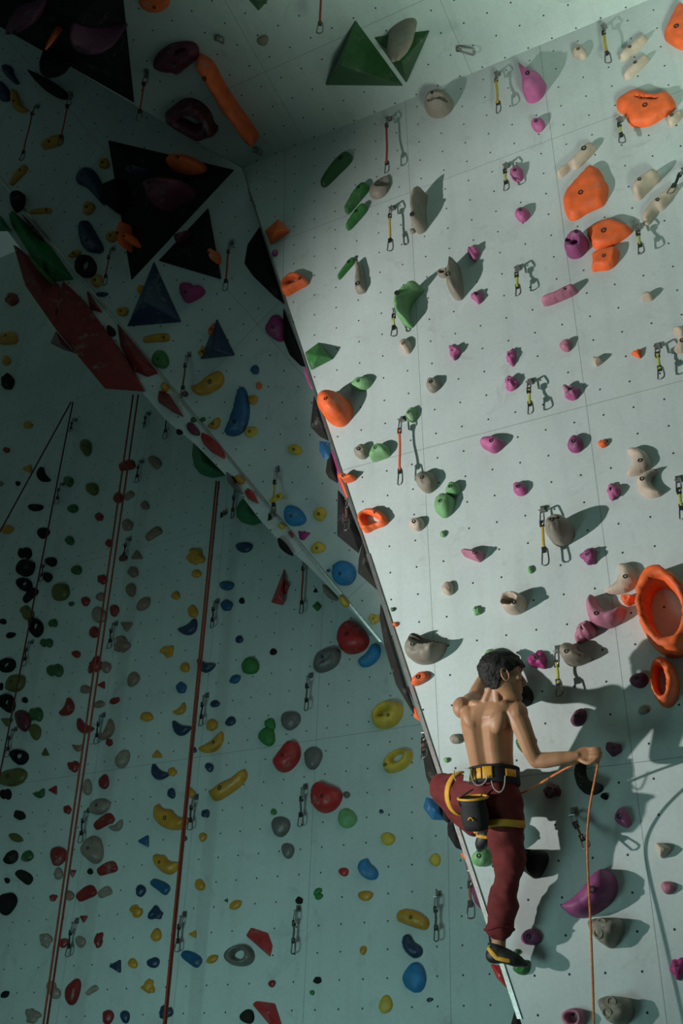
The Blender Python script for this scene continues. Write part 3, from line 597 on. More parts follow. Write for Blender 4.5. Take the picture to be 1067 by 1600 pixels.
# ------------------------------------------------------------------ upper wall
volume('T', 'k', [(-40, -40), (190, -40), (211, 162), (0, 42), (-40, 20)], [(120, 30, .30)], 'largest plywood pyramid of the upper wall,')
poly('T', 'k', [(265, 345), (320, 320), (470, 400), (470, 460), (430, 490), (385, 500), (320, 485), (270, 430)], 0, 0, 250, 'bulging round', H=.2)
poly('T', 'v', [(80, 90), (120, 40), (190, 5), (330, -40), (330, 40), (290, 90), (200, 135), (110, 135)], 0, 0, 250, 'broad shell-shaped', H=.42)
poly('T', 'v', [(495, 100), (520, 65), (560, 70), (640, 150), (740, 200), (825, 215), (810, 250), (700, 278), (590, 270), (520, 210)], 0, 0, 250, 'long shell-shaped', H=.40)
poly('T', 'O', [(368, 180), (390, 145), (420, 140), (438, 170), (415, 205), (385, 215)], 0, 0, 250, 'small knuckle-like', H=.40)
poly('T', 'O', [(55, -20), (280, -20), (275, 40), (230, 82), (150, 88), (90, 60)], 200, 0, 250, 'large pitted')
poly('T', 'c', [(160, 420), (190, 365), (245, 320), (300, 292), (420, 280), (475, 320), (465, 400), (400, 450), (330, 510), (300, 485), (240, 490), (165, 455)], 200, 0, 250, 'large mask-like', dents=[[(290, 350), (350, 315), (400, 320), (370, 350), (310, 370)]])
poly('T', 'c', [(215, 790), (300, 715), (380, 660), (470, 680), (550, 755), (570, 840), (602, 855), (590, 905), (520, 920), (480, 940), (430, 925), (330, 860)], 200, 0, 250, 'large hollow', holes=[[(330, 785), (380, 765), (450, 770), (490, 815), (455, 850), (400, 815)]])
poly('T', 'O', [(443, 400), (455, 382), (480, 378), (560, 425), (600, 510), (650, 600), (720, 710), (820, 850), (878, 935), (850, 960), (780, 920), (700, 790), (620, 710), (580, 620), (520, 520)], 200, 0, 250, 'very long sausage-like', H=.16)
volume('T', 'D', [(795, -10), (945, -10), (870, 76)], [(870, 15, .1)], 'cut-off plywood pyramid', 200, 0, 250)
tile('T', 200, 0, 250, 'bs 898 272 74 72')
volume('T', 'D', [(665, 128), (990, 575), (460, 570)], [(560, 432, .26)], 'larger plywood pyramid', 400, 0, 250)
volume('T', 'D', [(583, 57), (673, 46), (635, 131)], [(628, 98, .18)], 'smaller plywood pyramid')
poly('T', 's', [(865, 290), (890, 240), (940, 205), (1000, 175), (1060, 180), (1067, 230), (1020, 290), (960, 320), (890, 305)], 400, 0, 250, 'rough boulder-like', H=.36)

# ------------------------------------------------------------------ right wall
poly('R', 's', [(268, 715), (290, 665), (350, 620), (410, 612), (450, 640), (445, 700), (400, 745), (340, 765), (285, 750)], 600, 0, 250, 'oval slotted', dents=[[(290, 690), (330, 660), (400, 652), (430, 665), (370, 682), (310, 697)]], H=.13)
volume('R', 'O', [(55, 685), (150, 605), (236, 690), (95, 782)], [(125, 690, .12), (165, 680, .10)], 'four-sided plywood wedge', 400, 200, 250)
poly('R', 'p', [(97, 850), (125, 815), (148, 812), (135, 855)], 400, 200, 250, 'small chipped')
tile('R', 400, 200, 250, 'lD 530 275 290 78 48; lE 667 465 240 62 53; lE 669 592 208 48 51; lE 602 936 178 34 51')
poly('R', 's', [(752, 430), (765, 390), (810, 355), (880, 308), (893, 350), (880, 410), (840, 455), (790, 468), (760, 455)], 400, 200, 250, 'hollow bowl-like', dents=[[(785, 395), (845, 315), (915, 285), (900, 350), (865, 385), (825, 402)]])
poly('R', 'O', [(165, 210), (180, 160), (240, 112), (300, 118), (352, 160), (345, 185), (280, 215), (220, 255), (180, 262)], 400, 400, 250, 'chalky ring-shaped', holes=[[(200, 195), (235, 150), (280, 148), (288, 172), (235, 195)]])
poly('R', 's', [(658, 42), (690, 32), (712, 70), (722, 150), (735, 232), (700, 245), (662, 250), (658, 180), (668, 110)], 400, 400, 250, 'bar-like')
poly('R', 'G', [(258, 192), (205, 200), (135, 252), (95, 305), (84, 370), (100, 430), (135, 458), (172, 460), (182, 440), (150, 390), (160, 320), (200, 262), (240, 220)], 600, 400, 250, 'banana-shaped', H=.13)
volume('R', 'E', [(322, 645), (420, 572), (522, 685), (365, 767)], [(400, 668, .12), (440, 650, .10)], 'four-sided plywood wedge', 400, 400, 250)
poly('R', 'O', [(672, 882), (720, 845), (790, 826), (850, 860), (884, 905), (862, 940), (790, 960), (738, 993), (703, 980)], 400, 600, 250, 'crooked ring-shaped', holes=[[(720, 882), (760, 868), (800, 898), (838, 905), (820, 930), (752, 950), (735, 920)]], H=.05, flat=.8)
volume('E', 'P', [(557, 808), (563, 814), (573, 846), (564, 838)], [(564, 826, .03)], 'narrow ribbon-like')
tile('R', 400, 400, 250, 'LG 700 850 152 84 18')
tile('R', 600, 400, 250, 'bT 142 600 76 92; bs 326 857 84 98; kP 625 270 84 80; kP 468 637 80 96; kP 848 672 74 112; kP 848 848 92 96')
poly('R', 'O', [(420, 160), (440, 90), (500, 52), (560, 55), (615, 110), (625, 175), (590, 240), (540, 267), (480, 250), (435, 205)], 400, 600, 250, 'giant ball-like', H=.16)
tile('R', 400, 600, 250, 'bs 702 450 88 92; ')
poly('R', 'G', [(755, 495), (765, 450), (795, 405), (850, 395), (890, 430), (890, 470), (860, 485), (800, 508), (770, 512)], 400, 600, 250, 'lip-shaped')
tile('R', 600, 600, 250, 'bG 182 205 66 104 -10; bs 278 648 130 140 -15; bG 458 700 96 86; bG 398 803 134 148; bT 215 932 92 90 25; bG 392 1000 36 46; bP 905 698 88 90; ')
poly('R', 'P', [(638, 390), (660, 358), (700, 348), (760, 352), (800, 380), (800, 405), (765, 438), (725, 460), (680, 435), (645, 415)], 600, 600, 250, 'plum-like')
poly('R', 'P', [(893, 455), (905, 436), (930, 445), (975, 490), (1067, 512), (1066, 560), (1040, 620), (990, 652), (945, 655), (922, 625), (925, 560), (915, 500)], 600, 0, 250, 'duck-shaped', H=.15)
tile('R', 600, 0, 250, 'bP 1025 830 82 84')
tile('R', 817, 0, 250, 'bT 378 350 86 84')
poly('R', 'T', [(632, 408), (660, 350), (720, 298), (790, 248), (835, 235), (820, 275), (750, 345), (690, 390)], 817, 0, 250, 'long bladed', H=.045, smooth=1)
poly('R', 'T', [(664, 520), (690, 470), (750, 412), (820, 372), (848, 385), (800, 440), (720, 515), (690, 524)], 817, 0, 250, 'long slim', H=.045, smooth=1)
poly('R', 'O', [(928, 245), (960, 190), (985, 120), (1025, 45), (1067, 22), (1110, 60), (1120, 330), (1067, 328), (1000, 300)], 817, 0, 250, 'large chalky', H=.055, flat=.5, smooth=1)
poly('R', 'O', [(615, 690), (640, 655), (740, 600), (795, 602), (870, 640), (960, 610), (1005, 650), (1020, 705), (995, 735), (880, 810), (830, 835), (720, 842), (690, 795), (675, 755), (630, 735)], 817, 0, 250, 'wide slotted', dents=[[(730, 652), (790, 650), (920, 665), (900, 680), (800, 675)]], H=.055, flat=.5, smooth=1)
poly('R', 'T', [(950, 800), (1000, 755), (1055, 745), (1075, 760), (1030, 810), (982, 848)], 817, 0, 250, 'short bladed', H=.045, smooth=1)
tile('R', 600, 200, 250, 'bP 883 303 90 90; bP 920 574 92 88; kP 596 833 80 96 ; bs 190 688 34 30; rs 395 970 70 50 25')
poly('R', 's', [(212, 448), (245, 425), (280, 412), (262, 500), (265, 590), (276, 655), (215, 690), (190, 665), (202, 620), (188, 530)], 600, 200, 250, 'weathered bar-like', H=.13)
poly('R', 's', [(440, 35), (480, 18), (505, 120), (522, 262), (470, 277), (430, 240), (424, 160), (445, 90)], 600, 400, 250, 'weathered slab-like', H=.13)
poly('R', 'T', [(220, 305), (250, 268), (320, 228), (400, 128), (450, 98), (492, 118), (478, 152), (350, 275), (330, 250), (285, 300), (238, 335)], 817, 200, 250, 'stepped', H=.05, smooth=1)
poly('R', 'O', [(260, 450), (350, 350), (440, 245), (490, 250), (525, 295), (540, 345), (573, 382), (548, 500), (510, 522), (430, 555), (340, 614), (298, 605), (270, 540)], 817, 200, 250, 'biggest smooth', H=.055, flat=.5, smooth=1)
poly('R', 'T', [(720, 430), (760, 362), (875, 282), (905, 300), (920, 330), (850, 385), (790, 455), (762, 472)], 817, 200, 250, 'scooped', H=.08)
poly('R', 'T', [(780, 605), (845, 510), (950, 420), (1010, 385), (1045, 395), (985, 460), (935, 545), (890, 545), (828, 662)], 817, 200, 250, 'angular stepped', H=.05, smooth=1)
poly('R', 'O', [(415, 690), (460, 660), (575, 602), (640, 622), (725, 662), (728, 690), (600, 780), (520, 806), (465, 797), (440, 740)], 817, 200, 250, 'wedge-like chalky', H=.055, flat=.5, smooth=1)
poly('R', 'O', [(452, 850), (530, 815), (590, 798), (640, 797), (638, 850), (620, 905), (560, 943), (500, 942), (450, 957), (468, 890)], 817, 200, 250, 'torn-looking', H=.055, flat=.5, smooth=1)
poly('R', 'p', [(278, 800), (300, 745), (350, 708), (410, 705), (436, 740), (425, 790), (385, 840), (330, 857), (285, 840)], 817, 200, 250, 'pocketed', holes=[[(345, 790), (360, 778), (375, 795), (360, 812)], [(305, 770), (318, 762), (325, 775), (312, 783)]], H=.10, flat=.9)
poly('R', 'q', [(125, 290), (160, 270), (220, 250), (330, 193), (350, 200), (372, 235), (250, 292), (128, 336)], 817, 400, 250, 'flat bar-like', H=.06)
poly('R', 'T', [(785, 300), (795, 262), (830, 240), (878, 255), (865, 288), (820, 295)], 817, 400, 250, 'small mouse-like', H=.045, smooth=1)
tile('R', 817, 400, 250, 'bq 286 595 80 76; tO 763 650 76 60; kP 325 908 108 98')
poly('R', 'T', [(462, 690), (480, 672), (540, 690), (522, 712), (478, 738)], 817, 400, 250, 'tiny pointed', H=.045, smooth=1)
poly('R', 'T', [(985, 495), (1030, 475), (1085, 475), (1120, 560), (1085, 640), (990, 642), (1030, 600), (1035, 545), (1010, 508)], 817, 400, 250, 'crescent-shaped', H=.05, smooth=1)
tile('R', 817, 600, 250, 'bp 348 400 104 104; wO 533 397 70 56; kP 600 714 96 110; ')
poly('R', 'T', [(680, 442), (740, 420), (810, 440), (848, 500), (852, 560), (780, 600), (700, 614), (682, 600), (728, 548), (730, 490)], 817, 600, 250, 'upper crescent-shaped', H=.05, smooth=1)
poly('R', 'T', [(745, 640), (800, 592), (870, 563), (917, 575), (865, 615), (852, 655), (880, 698), (940, 722), (900, 750), (830, 757), (775, 725)], 817, 600, 250, 'lower crescent-shaped', H=.05, smooth=1)
poly('R', 's', [(157, 120), (175, 70), (225, 30), (285, 30), (322, 75), (325, 130), (300, 185), (240, 217), (185, 195), (160, 160)], 817, 800, 250, 'big round slotted', dents=[[(195, 70), (240, 52), (270, 60), (245, 78), (200, 84)]], H=.17)
poly('R', 'q', [(515, 285), (535, 245), (655, 265), (668, 280), (637, 332), (600, 318), (550, 298)], 600, 800, 250, 'arched bar-like', H=.07)
tile('R', 600, 800, 250, 'bT 424 510 80 84; kG 620 658 60 62; bG 977 385 40 48; bD 58 650 32 24 20; bO 75 748 36 32 20')
poly('R', 'T', [(785, 610), (795, 565), (850, 540), (910, 545), (942, 580), (940, 630), (900, 670), (840, 678), (795, 655)], 600, 800, 250, 'doughnut-shaped', holes=[[(808, 605), (840, 585), (880, 585), (900, 600), (870, 628), (820, 628)]], H=.10)
poly('R', 's', [(148, 930), (160, 880), (190, 825), (220, 807), (260, 825), (330, 845), (410, 855), (395, 920), (340, 990), (280, 1008), (220, 1008), (165, 980)], 600, 800, 250, 'deep scoop-shaped', dents=[[(183, 875), (188, 815), (222, 785), (300, 820), (425, 845), (380, 874), (310, 890), (240, 890)]], H=.11, flat=.55, sink=.10)
tile('R', 600, 1000, 250, 'bO 240 255 124 76 38; bs 478 660 76 70; bG 415 800 42 32; rK 902 362 168 158')
poly('R', 'G', [(664, 970), (680, 925), (720, 908), (770, 925), (795, 950), (780, 1000), (720, 1030), (680, 1010)], 600, 800, 250, 'smooth gripped')
tile('R', 817, 800, 250, 'kp 440 292 108 118; kV 102 985 124 122')
poly('R', 'T', [(628, 352), (655, 336), (720, 348), (752, 400), (765, 462), (740, 500), (690, 535), (620, 548), (550, 548), (548, 512), (600, 480), (640, 430)], 817, 800, 250, 'fin-shaped', H=.05, smooth=1)
poly('R', 'q', [(418, 610), (440, 560), (478, 543), (492, 600), (530, 648), (590, 665), (640, 632), (675, 632), (672, 690), (630, 745), (560, 772), (480, 772), (435, 725)], 817, 800, 250, 'crescent-shaped', H=.09)
poly('R', 'O', [(650, 565), (700, 553), (748, 565), (738, 605), (700, 627), (665, 605)], 817, 800, 250, 'half-round', H=.055, flat=.5, smooth=1)
poly('R', 'q', [(338, 830), (355, 790), (370, 745), (440, 722), (480, 745), (488, 800), (465, 835), (420, 850), (370, 877), (345, 862)], 817, 800, 250, 'turtle-shaped', rough=.6)
poly('R', 's', [(243, 925), (265, 885), (300, 870), (345, 880), (375, 930), (463, 960), (430, 992), (350, 1022), (290, 1018), (255, 975)], 817, 800, 250, 'axe-head-shaped', H=.10)
th = np.linspace(0, 2 * math.pi, 40, endpoint=False)
def ell(cx, cy, a, b, rot): r = math.radians(rot); return [(cx + a * math.cos(t) * math.cos(r) - b * math.sin(t) * math.sin(r), cy + a * math.cos(t) * math.sin(r) + b * math.sin(t) * math.cos(r)) for t in th]
make_hold('R', 'P', 'O', ell(1040, 956, 44, 70, -14), [np.array(ell(1041, 957, 25, 43, -14))], H=.14, word='giant ring-shaped', flat=.6, bolt=False)
make_hold('R', 'P', 'O', ell(1038, 1066, 21, 38, -6), [np.array(ell(1035, 1066, 6.5, 23, -8))], H=.10, word='narrow ring-shaped', flat=.8, bolt=False)
tile('R', 817, 1000, 250, 'bv 772 267 118 104; bs 803 468 74 56; bv 370 517 92 124 -30; bk 543 1042 48 48; kc 190 1000 120 110; bD 1 692 96 112')
volume('R', 'v', [(555, 675), (660, 695), (662, 750), (600, 790), (545, 730)], [(600, 715, .07), (635, 725, .05)], 'pentagonal faceted', 817, 1000, 250)
poly('R', 'K', [(352, 830), (380, 805), (415, 812), (405, 880), (430, 935), (500, 948), (530, 965), (520, 1005), (460, 1032), (400, 1022), (360, 975), (345, 900)], 817, 1000, 250, 'hook-shaped', H=.09)
poly('R', 'P', [(605, 335), (620, 290), (650, 255), (680, 270), (710, 330), (722, 378), (690, 403), (655, 385), (620, 365)], 817, 1200, 250, 'heart-like', rough=.5)
poly('R', 'T', [(878, 495), (930, 500), (990, 535), (960, 580), (922, 607), (900, 570)], 817, 1200, 250, 'arrowhead-shaped', H=.05, smooth=1)
tile('R', 817, 1200, 250, 'bq 967 798 94 88')
poly('R', 'p', [(236, 898), (270, 897), (300, 882), (360, 840), (420, 770), (470, 700), (520, 660), (560, 672), (605, 720), (624, 790), (600, 860), (560, 915), (480, 970), (400, 1000), (340, 995), (300, 980), (262, 945)], 817, 1200, 250, 'giant shark-fin-shaped', H=.12)
def add_discs(o, spots):
    for (x, y, r) in spots:
        b = bpy.data.objects.new('bolt', bolt_mesh(0.012)); COL.objects.link(b); b.parent = o; b.location = (x, y, r)
def face_hold(pts, x0, y0, sc, word, ck, eyes=(), lumps=()):
    o = poly('R', ck, pts, x0, y0, sc, word, H=.10, rough=.15, flat=.8, bolt=False); s = sc / 1067.0
    for (x, y, r) in eyes: boss(o, x0 + x * s, y0 + y * s, 'R', .105, r, ck)
    return o
face_hold([(-20, 545), (20, 535), (70, 540), (110, 535), (150, 560), (162, 610), (130, 680), (95, 730), (50, 735), (25, 700), (-10, 690), (-30, 640)], 817, 1200, 250, 'mask-like', 'K', [(30, 570, .017), (10, 632, .015)])
face_hold([(432, 400), (440, 370), (480, 358), (540, 352), (620, 352), (660, 380), (668, 430), (640, 500), (600, 560), (560, 562), (520, 530), (490, 510), (450, 450)], 817, 1350, 250, 'upper owl-face-like', 's', [(525, 392, .019), (503, 462, .019)])
face_hold([(490, 910), (530, 878), (600, 880), (690, 888), (730, 930), (735, 1000), (690, 1067), (640, 1090), (570, 1060), (530, 1000)], 817, 1350, 250, 'lower owl-face-like', 's', [(592, 918, .019), (562, 990, .019)])
tile('R', 817, 1350, 250, 'rq 340 1028 150 146; kV 1035 692 110 150')
tile('R', 600, 1350, 250, 'bp 978 488 124 120; bE 915 690 112 96; bE 885 585 34 40')
tile('R', 600, 1200, 250, 'bG 652 592 140 130 30')
# ------------------------------------------------------------------ quickdraws and ropes
def tube_mesh(bm, pts, r, n=6, closed=False, ry=None):
    pts = [np.asarray(p, float) for p in pts]; m = len(pts); rings = []
    prev = None
    for i, p in enumerate(pts):
        if closed: t = pts[(i + 1) % m] - pts[i - 1]
        else: t = pts[min(i + 1, m - 1)] - pts[max(i - 1, 0)]
        t = unit(t)
        a = prev if prev is not None else (np.array([0, 0, 1.]) if abs(t[2]) < 0.9 else np.array([1., 0, 0]))
        a = unit(a - t * (a @ t)); b = np.cross(t, a); prev = a; rr = r[i] if isinstance(r, (list, np.ndarray)) else r; r2 = ry if ry else rr
        rings.append([bm.verts.new(tuple(p + rr * math.cos(2 * math.pi * k / n) * a + r2 * math.sin(2 * math.pi * k / n) * b)) for k in range(n)])
    for i in range(m if closed else m - 1):
        A, B = rings[i], rings[(i + 1) % m]
        for k in range(n): bm.faces.new((A[k], A[(k + 1) % n], B[(k + 1) % n], B[k]))
    if not closed: bm.faces.new(rings[0][::-1]); bm.faces.new(rings[-1])
def bm_obj(name, bm, mat, parent, smooth=True, org=None):
    me = bpy.data.meshes.new(name)
    bmesh.ops.recalc_face_normals(bm, faces=bm.faces)
    if org is not None: bmesh.ops.translate(bm, verts=bm.verts, vec=tuple(-org))
    bm.to_mesh(me); bm.free(); return link(name, me, mat, parent, smooth)
def box_between(bm, a, b, w, t, side):
    d = unit(b - a); s = unit(side - d * (side @ d)); k = np.cross(d, s); vs = []
    for p in (a, b):
        for i, j in ((-1, -1), (1, -1), (1, 1), (-1, 1)): vs.append(bm.verts.new(tuple(p + s * w * i / 2 + k * t * j / 2)))
    for f in ((0, 1, 2, 3), (7, 6, 5, 4), (0, 4, 5, 1), (1, 5, 6, 2), (2, 6, 7, 3), (3, 7, 4, 0)): bm.faces.new([vs[q] for q in f])
def carabiner(bm, a, b, side, r=0.0042, w=0.026):
    d = b - a; L_ = np.linalg.norm(d); d = d / L_; s = unit(side - d * (side @ d)); pts = []
    for x, y in ((0.0, 0.3), (0.02, 0.75), (0.12, 1.0), (0.7, 1.15), (0.92, 1.0), (1.0, 0.4), (1.0, -0.4), (0.9, -0.95), (0.6, -0.8), (0.15, -0.55), (0.02, -0.3)):
        pts.append(a + d * L_ * x + s * w * y * 0.72)
    tube_mesh(bm, pts, r, 6, True)
DRAWS = []
SLN = dict(r='red', y='yellow', l='lime', k='black', o='orange', g='grey', n='brown')
def draw(pl, x0, y0, x1, y1, ck, px=None):
    P, N = PL[pl]; start = at(x0, y0, pl, .055); A = start - N * 0.055 + np.array([0, 0, 0.028]); A = A - N * ((A - P) @ N)
    if px is not None: B = at(x1, y1, pl, px)
    else:
        best = None
        for t in np.arange(0.05, 1.6, 0.005):
            q = start - np.array([0, 0, t]); u, v = project(q); e = math.hypot(u - x1, v - y1)
            if best is None or e < best[0]: best = (e, q, t)
        B = best[1]
        u, v = project(B)
    root = bpy.data.objects.new('quickdraw', None); COL.objects.link(root); root.location = A; root.empty_display_size = 0.05
    e1, e2, n_ = frame(pl); L_ = np.linalg.norm(B - start); d = (B - start) / L_; c = min(0.10, L_ * 0.33)
    bm = bmesh.new(); box_between(bm, A - N * 0.004, A + N * 0.006, 0.034, 0.040, e1); box_between(bm, A + N * 0.004 - e2 * 0.012, A + N * 0.05 - e2 * 0.022, 0.030, 0.005, e1)
    tube_mesh(bm, [A, A + N * 0.022], 0.009, 8); bm_obj('bolt_hanger', bm, M_STEEL, root, False, A)
    bm = bmesh.new(); side = e1 * 0.75 + N * 0.6; carabiner(bm, start - d * 0.01 + N * -0.01, start + d * c * 0.9, side); bm_obj('upper_carabiner', bm, M_STEEL, root, True, A)
    bm = bmesh.new(); s0, s1 = start + d * c * 0.75, B - d * c * 0.85
    side2 = e1; nseg = 8
    prev = None
    w = 0.0085
    for k, (ww, tt) in enumerate([(1.0, 1)]):
        pts = [s0 + (s1 - s0) * q + N * 0.004 * math.sin(q * 7 + x0) for q in np.linspace(0, 1, nseg)]
        tube_mesh(bm, pts, [w * (1.25 if q in (0, nseg - 1) else 0.95) for q in range(nseg)], 8, False, ry=0.0035)
    bm_obj('sling', bm, SLING[SLN[ck]], root, True, A)
    for ka, kb in ((s1 - d * 0.022, s1 + d * 0.01), (s0 - d * 0.01, s0 + d * 0.026)):
        bm = bmesh.new(); box_between(bm, ka, kb, 0.024, 0.011, e1); bm_obj('rubber_keeper', bm, M_DARK, root, False, A)
    bm = bmesh.new(); carabiner(bm, B - d * c, B, e1 * 0.9 + N * 0.35 * math.sin(x0)); bm_obj('lower_carabiner', bm, M_CARA, root, True, A)
    HOLDS.append(dict(o=root, pl=pl, ck=None, kind='Q', word=SLN[ck], c=np.array([(x0 + x1) / 2, (y0 + y1) / 2]), size=L_)); return root
for a in [('M', 53, 166, 30, 250, 'r'), ('T', 108, 154, 95, 228, 'r'), ('T', 227, 119, 217, 188, 'r'), ('M', 172, 389, 164, 446, 'r'), ('M', 358, 380, 350, 454, 'r'), ('M', 291, 557, 283, 621, 'n'), ('M', 430, 738, 422, 806, 'y'),
          ('T', 503, -40, 498, 52, 'r'), ('R', 604, 183, 601, 270, 'r'), ('R', 609, 323, 607, 392, 'y'), ('R', 615, 482, 614, 525, 'l'), ('R', 624, 655, 623, 757, 'o'),
          ('R', 774, 112, 778, 176, 'y'), ('R', 941, 38, 950, 98, 'y'), ('R', 966, 184, 969, 223, 'l'), ('R', 788, 256, 790, 297, 'l'), ('R', 806, 417, 807, 461, 'l'), ('R', 995, 352, 1000, 396, 'l'), ('R', 825, 596, 825, 646, 'l'), ('R', 1025, 540, 1030, 592, 'l'),
          ('R', 845, 797, 851, 884, 'y'), ('R', 1058, 750, 1063, 812, 'l'), ('R', 868, 1018, 872, 1088, 'l'),
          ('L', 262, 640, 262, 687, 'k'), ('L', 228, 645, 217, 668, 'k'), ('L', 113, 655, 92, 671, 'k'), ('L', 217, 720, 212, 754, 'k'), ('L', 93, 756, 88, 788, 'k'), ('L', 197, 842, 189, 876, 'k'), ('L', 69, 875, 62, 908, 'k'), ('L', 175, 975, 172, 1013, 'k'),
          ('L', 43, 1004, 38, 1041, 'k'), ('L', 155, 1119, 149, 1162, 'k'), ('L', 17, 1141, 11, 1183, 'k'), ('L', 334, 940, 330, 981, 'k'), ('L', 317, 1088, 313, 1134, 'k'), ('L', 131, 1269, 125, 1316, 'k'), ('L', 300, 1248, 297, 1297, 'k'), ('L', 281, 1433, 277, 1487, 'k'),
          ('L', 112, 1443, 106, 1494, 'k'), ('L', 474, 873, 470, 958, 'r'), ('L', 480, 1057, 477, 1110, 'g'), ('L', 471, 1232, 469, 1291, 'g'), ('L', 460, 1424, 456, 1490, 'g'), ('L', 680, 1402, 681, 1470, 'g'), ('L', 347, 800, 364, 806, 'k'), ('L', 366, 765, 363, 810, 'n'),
          ('E', 541, 780, 541, 828, 'n', .14), ('E', 661, 1146, 662, 1184, 'n', .12), ('E', 734, 1362, 735, 1435, 'n', .12), ('M', 722 - 300, 803, 423, 812, 'k')]:
    draw(*a)
draw('R', 893, 1275, 917, 1325, 'n', .15)
draw('R', 1068, 262, 1046, 302, 'k', .12)
# spare anchor shackles on the upper wall
for (x, y) in ((722, 74), (345, 57), (405, 232)):
    A = at(x - 5, y, 'T'); N = PL['T'][1]; e1, e2, _ = frame('T'); bm = bmesh.new()
    box_between(bm, A - N * 0.004, A + N * 0.035, 0.03, 0.03, e1); carabiner(bm, A + N * 0.03, A + N * 0.04 + e1 * (0.11 if x == 722 else 0.05) - e2 * 0.01, e2, 0.006, 0.03)
    o = bm_obj('anchor_shackle', bm, M_STEEL, None, True, A); o.location = A
    HOLDS.append(dict(o=o, pl='T', ck=None, kind='A', word='', c=np.array([x, y]), size=.1))
def rope_obj(strands, r, mat, org, label, name='climbing_rope'):
    bm = bmesh.new()
    for s in strands: tube_mesh(bm, s, r, 8)
    o = bm_obj(name, bm, mat, None, True, org); o.location = org; tag(o, label, 'rope'); return o
M_ROPE = simple('rope_red', (0.30, 0.045, 0.025), 0.85, var=0.5, scale=90); M_ROPE2 = simple('rope_dark', (0.10, 0.02, 0.018), 0.85, var=0.4, scale=90)
M_ROPE3 = simple('rope_orange', (0.62, 0.20, 0.06), 0.8, var=0.4, scale=90)
def to_floor(p, x_px=None, n=24, sway=0.01, z1=0.02):
    z = np.linspace(p[2], z1, n); return [np.array([p[0] + sway * math.sin(k * 0.5) * (k > 0), p[1], zz]) for k, zz in enumerate(z)]
def hang(x, y, h, x2, y2, h2, n=20, sag=0.0):
    a, b = at(x, y, 'L', h), at(x2, y2, 'L', h2); return [a + (b - a) * t for t in np.linspace(0, 1, n)]
a = at(113, 628, 'L', .30)
rope_obj([hang(111, 628, .30, -60, 940, .35), hang(114, 628, .28, -8, 1250, .30)], .007, M_ROPE2, a, 'dark climbing rope from the topmost left anchor, its strands spreading apart')
a = at(212, 618, 'L', .45)
rope_obj([hang(208, 617, .45, 62, 1640, .45), hang(216, 617, .42, 68, 1640, .40)], .0075, M_ROPE, a, 'red doubled climbing rope hanging below the dark red plywood boxes')
a = at(340, 752, 'L', .35)
rope_obj([hang(338, 752, .36, 252, 1640, .36), hang(342, 752, .34, 255, 1640, .34)], .0078, M_ROPE, a, 'red doubled climbing rope hanging below the large green half-moon box')
hand_pt = at(934, 1174, 'R', .355)
cr = [at(803, 1243, 'R', .25), at(820, 1237, 'R', .26), at(838, 1228, 'R', .27), at(870, 1208, 'R', .30), at(903, 1191, 'R', .335), at(925, 1177, 'R', .355), hand_pt, at(935, 1190, 'R', .34), at(930, 1215, 'R', .30), at(922, 1255, 'R', .23), at(918, 1290, 'R', .19), at(917, 1322, 'R', .17), at(919, 1370, 'R', .18), at(922, 1430, 'R', .20), at(925, 1500, 'R', .22), at(928, 1600, 'R', .25), at(930, 1700, 'R', .27)]
def smooth_path(P, k=3):
    P = np.array(P)
    for _ in range(k):
        q = [P[0]]
        for i in range(len(P) - 1): q += [P[i] * .75 + P[i + 1] * .25, P[i] * .25 + P[i + 1] * .75]
        q.append(P[-1]); P = np.array(q)
    return list(P)
last = cr[-1]; cr += [last + np.array([0.01, -0.05, -0.5]), np.array([last[0] + .02, last[1] - .1, .02])]
rope_obj([smooth_path(cr)], .0055, M_ROPE3, hand_pt, 'orange climbing rope running from the climber\'s harness through his raised right fist')
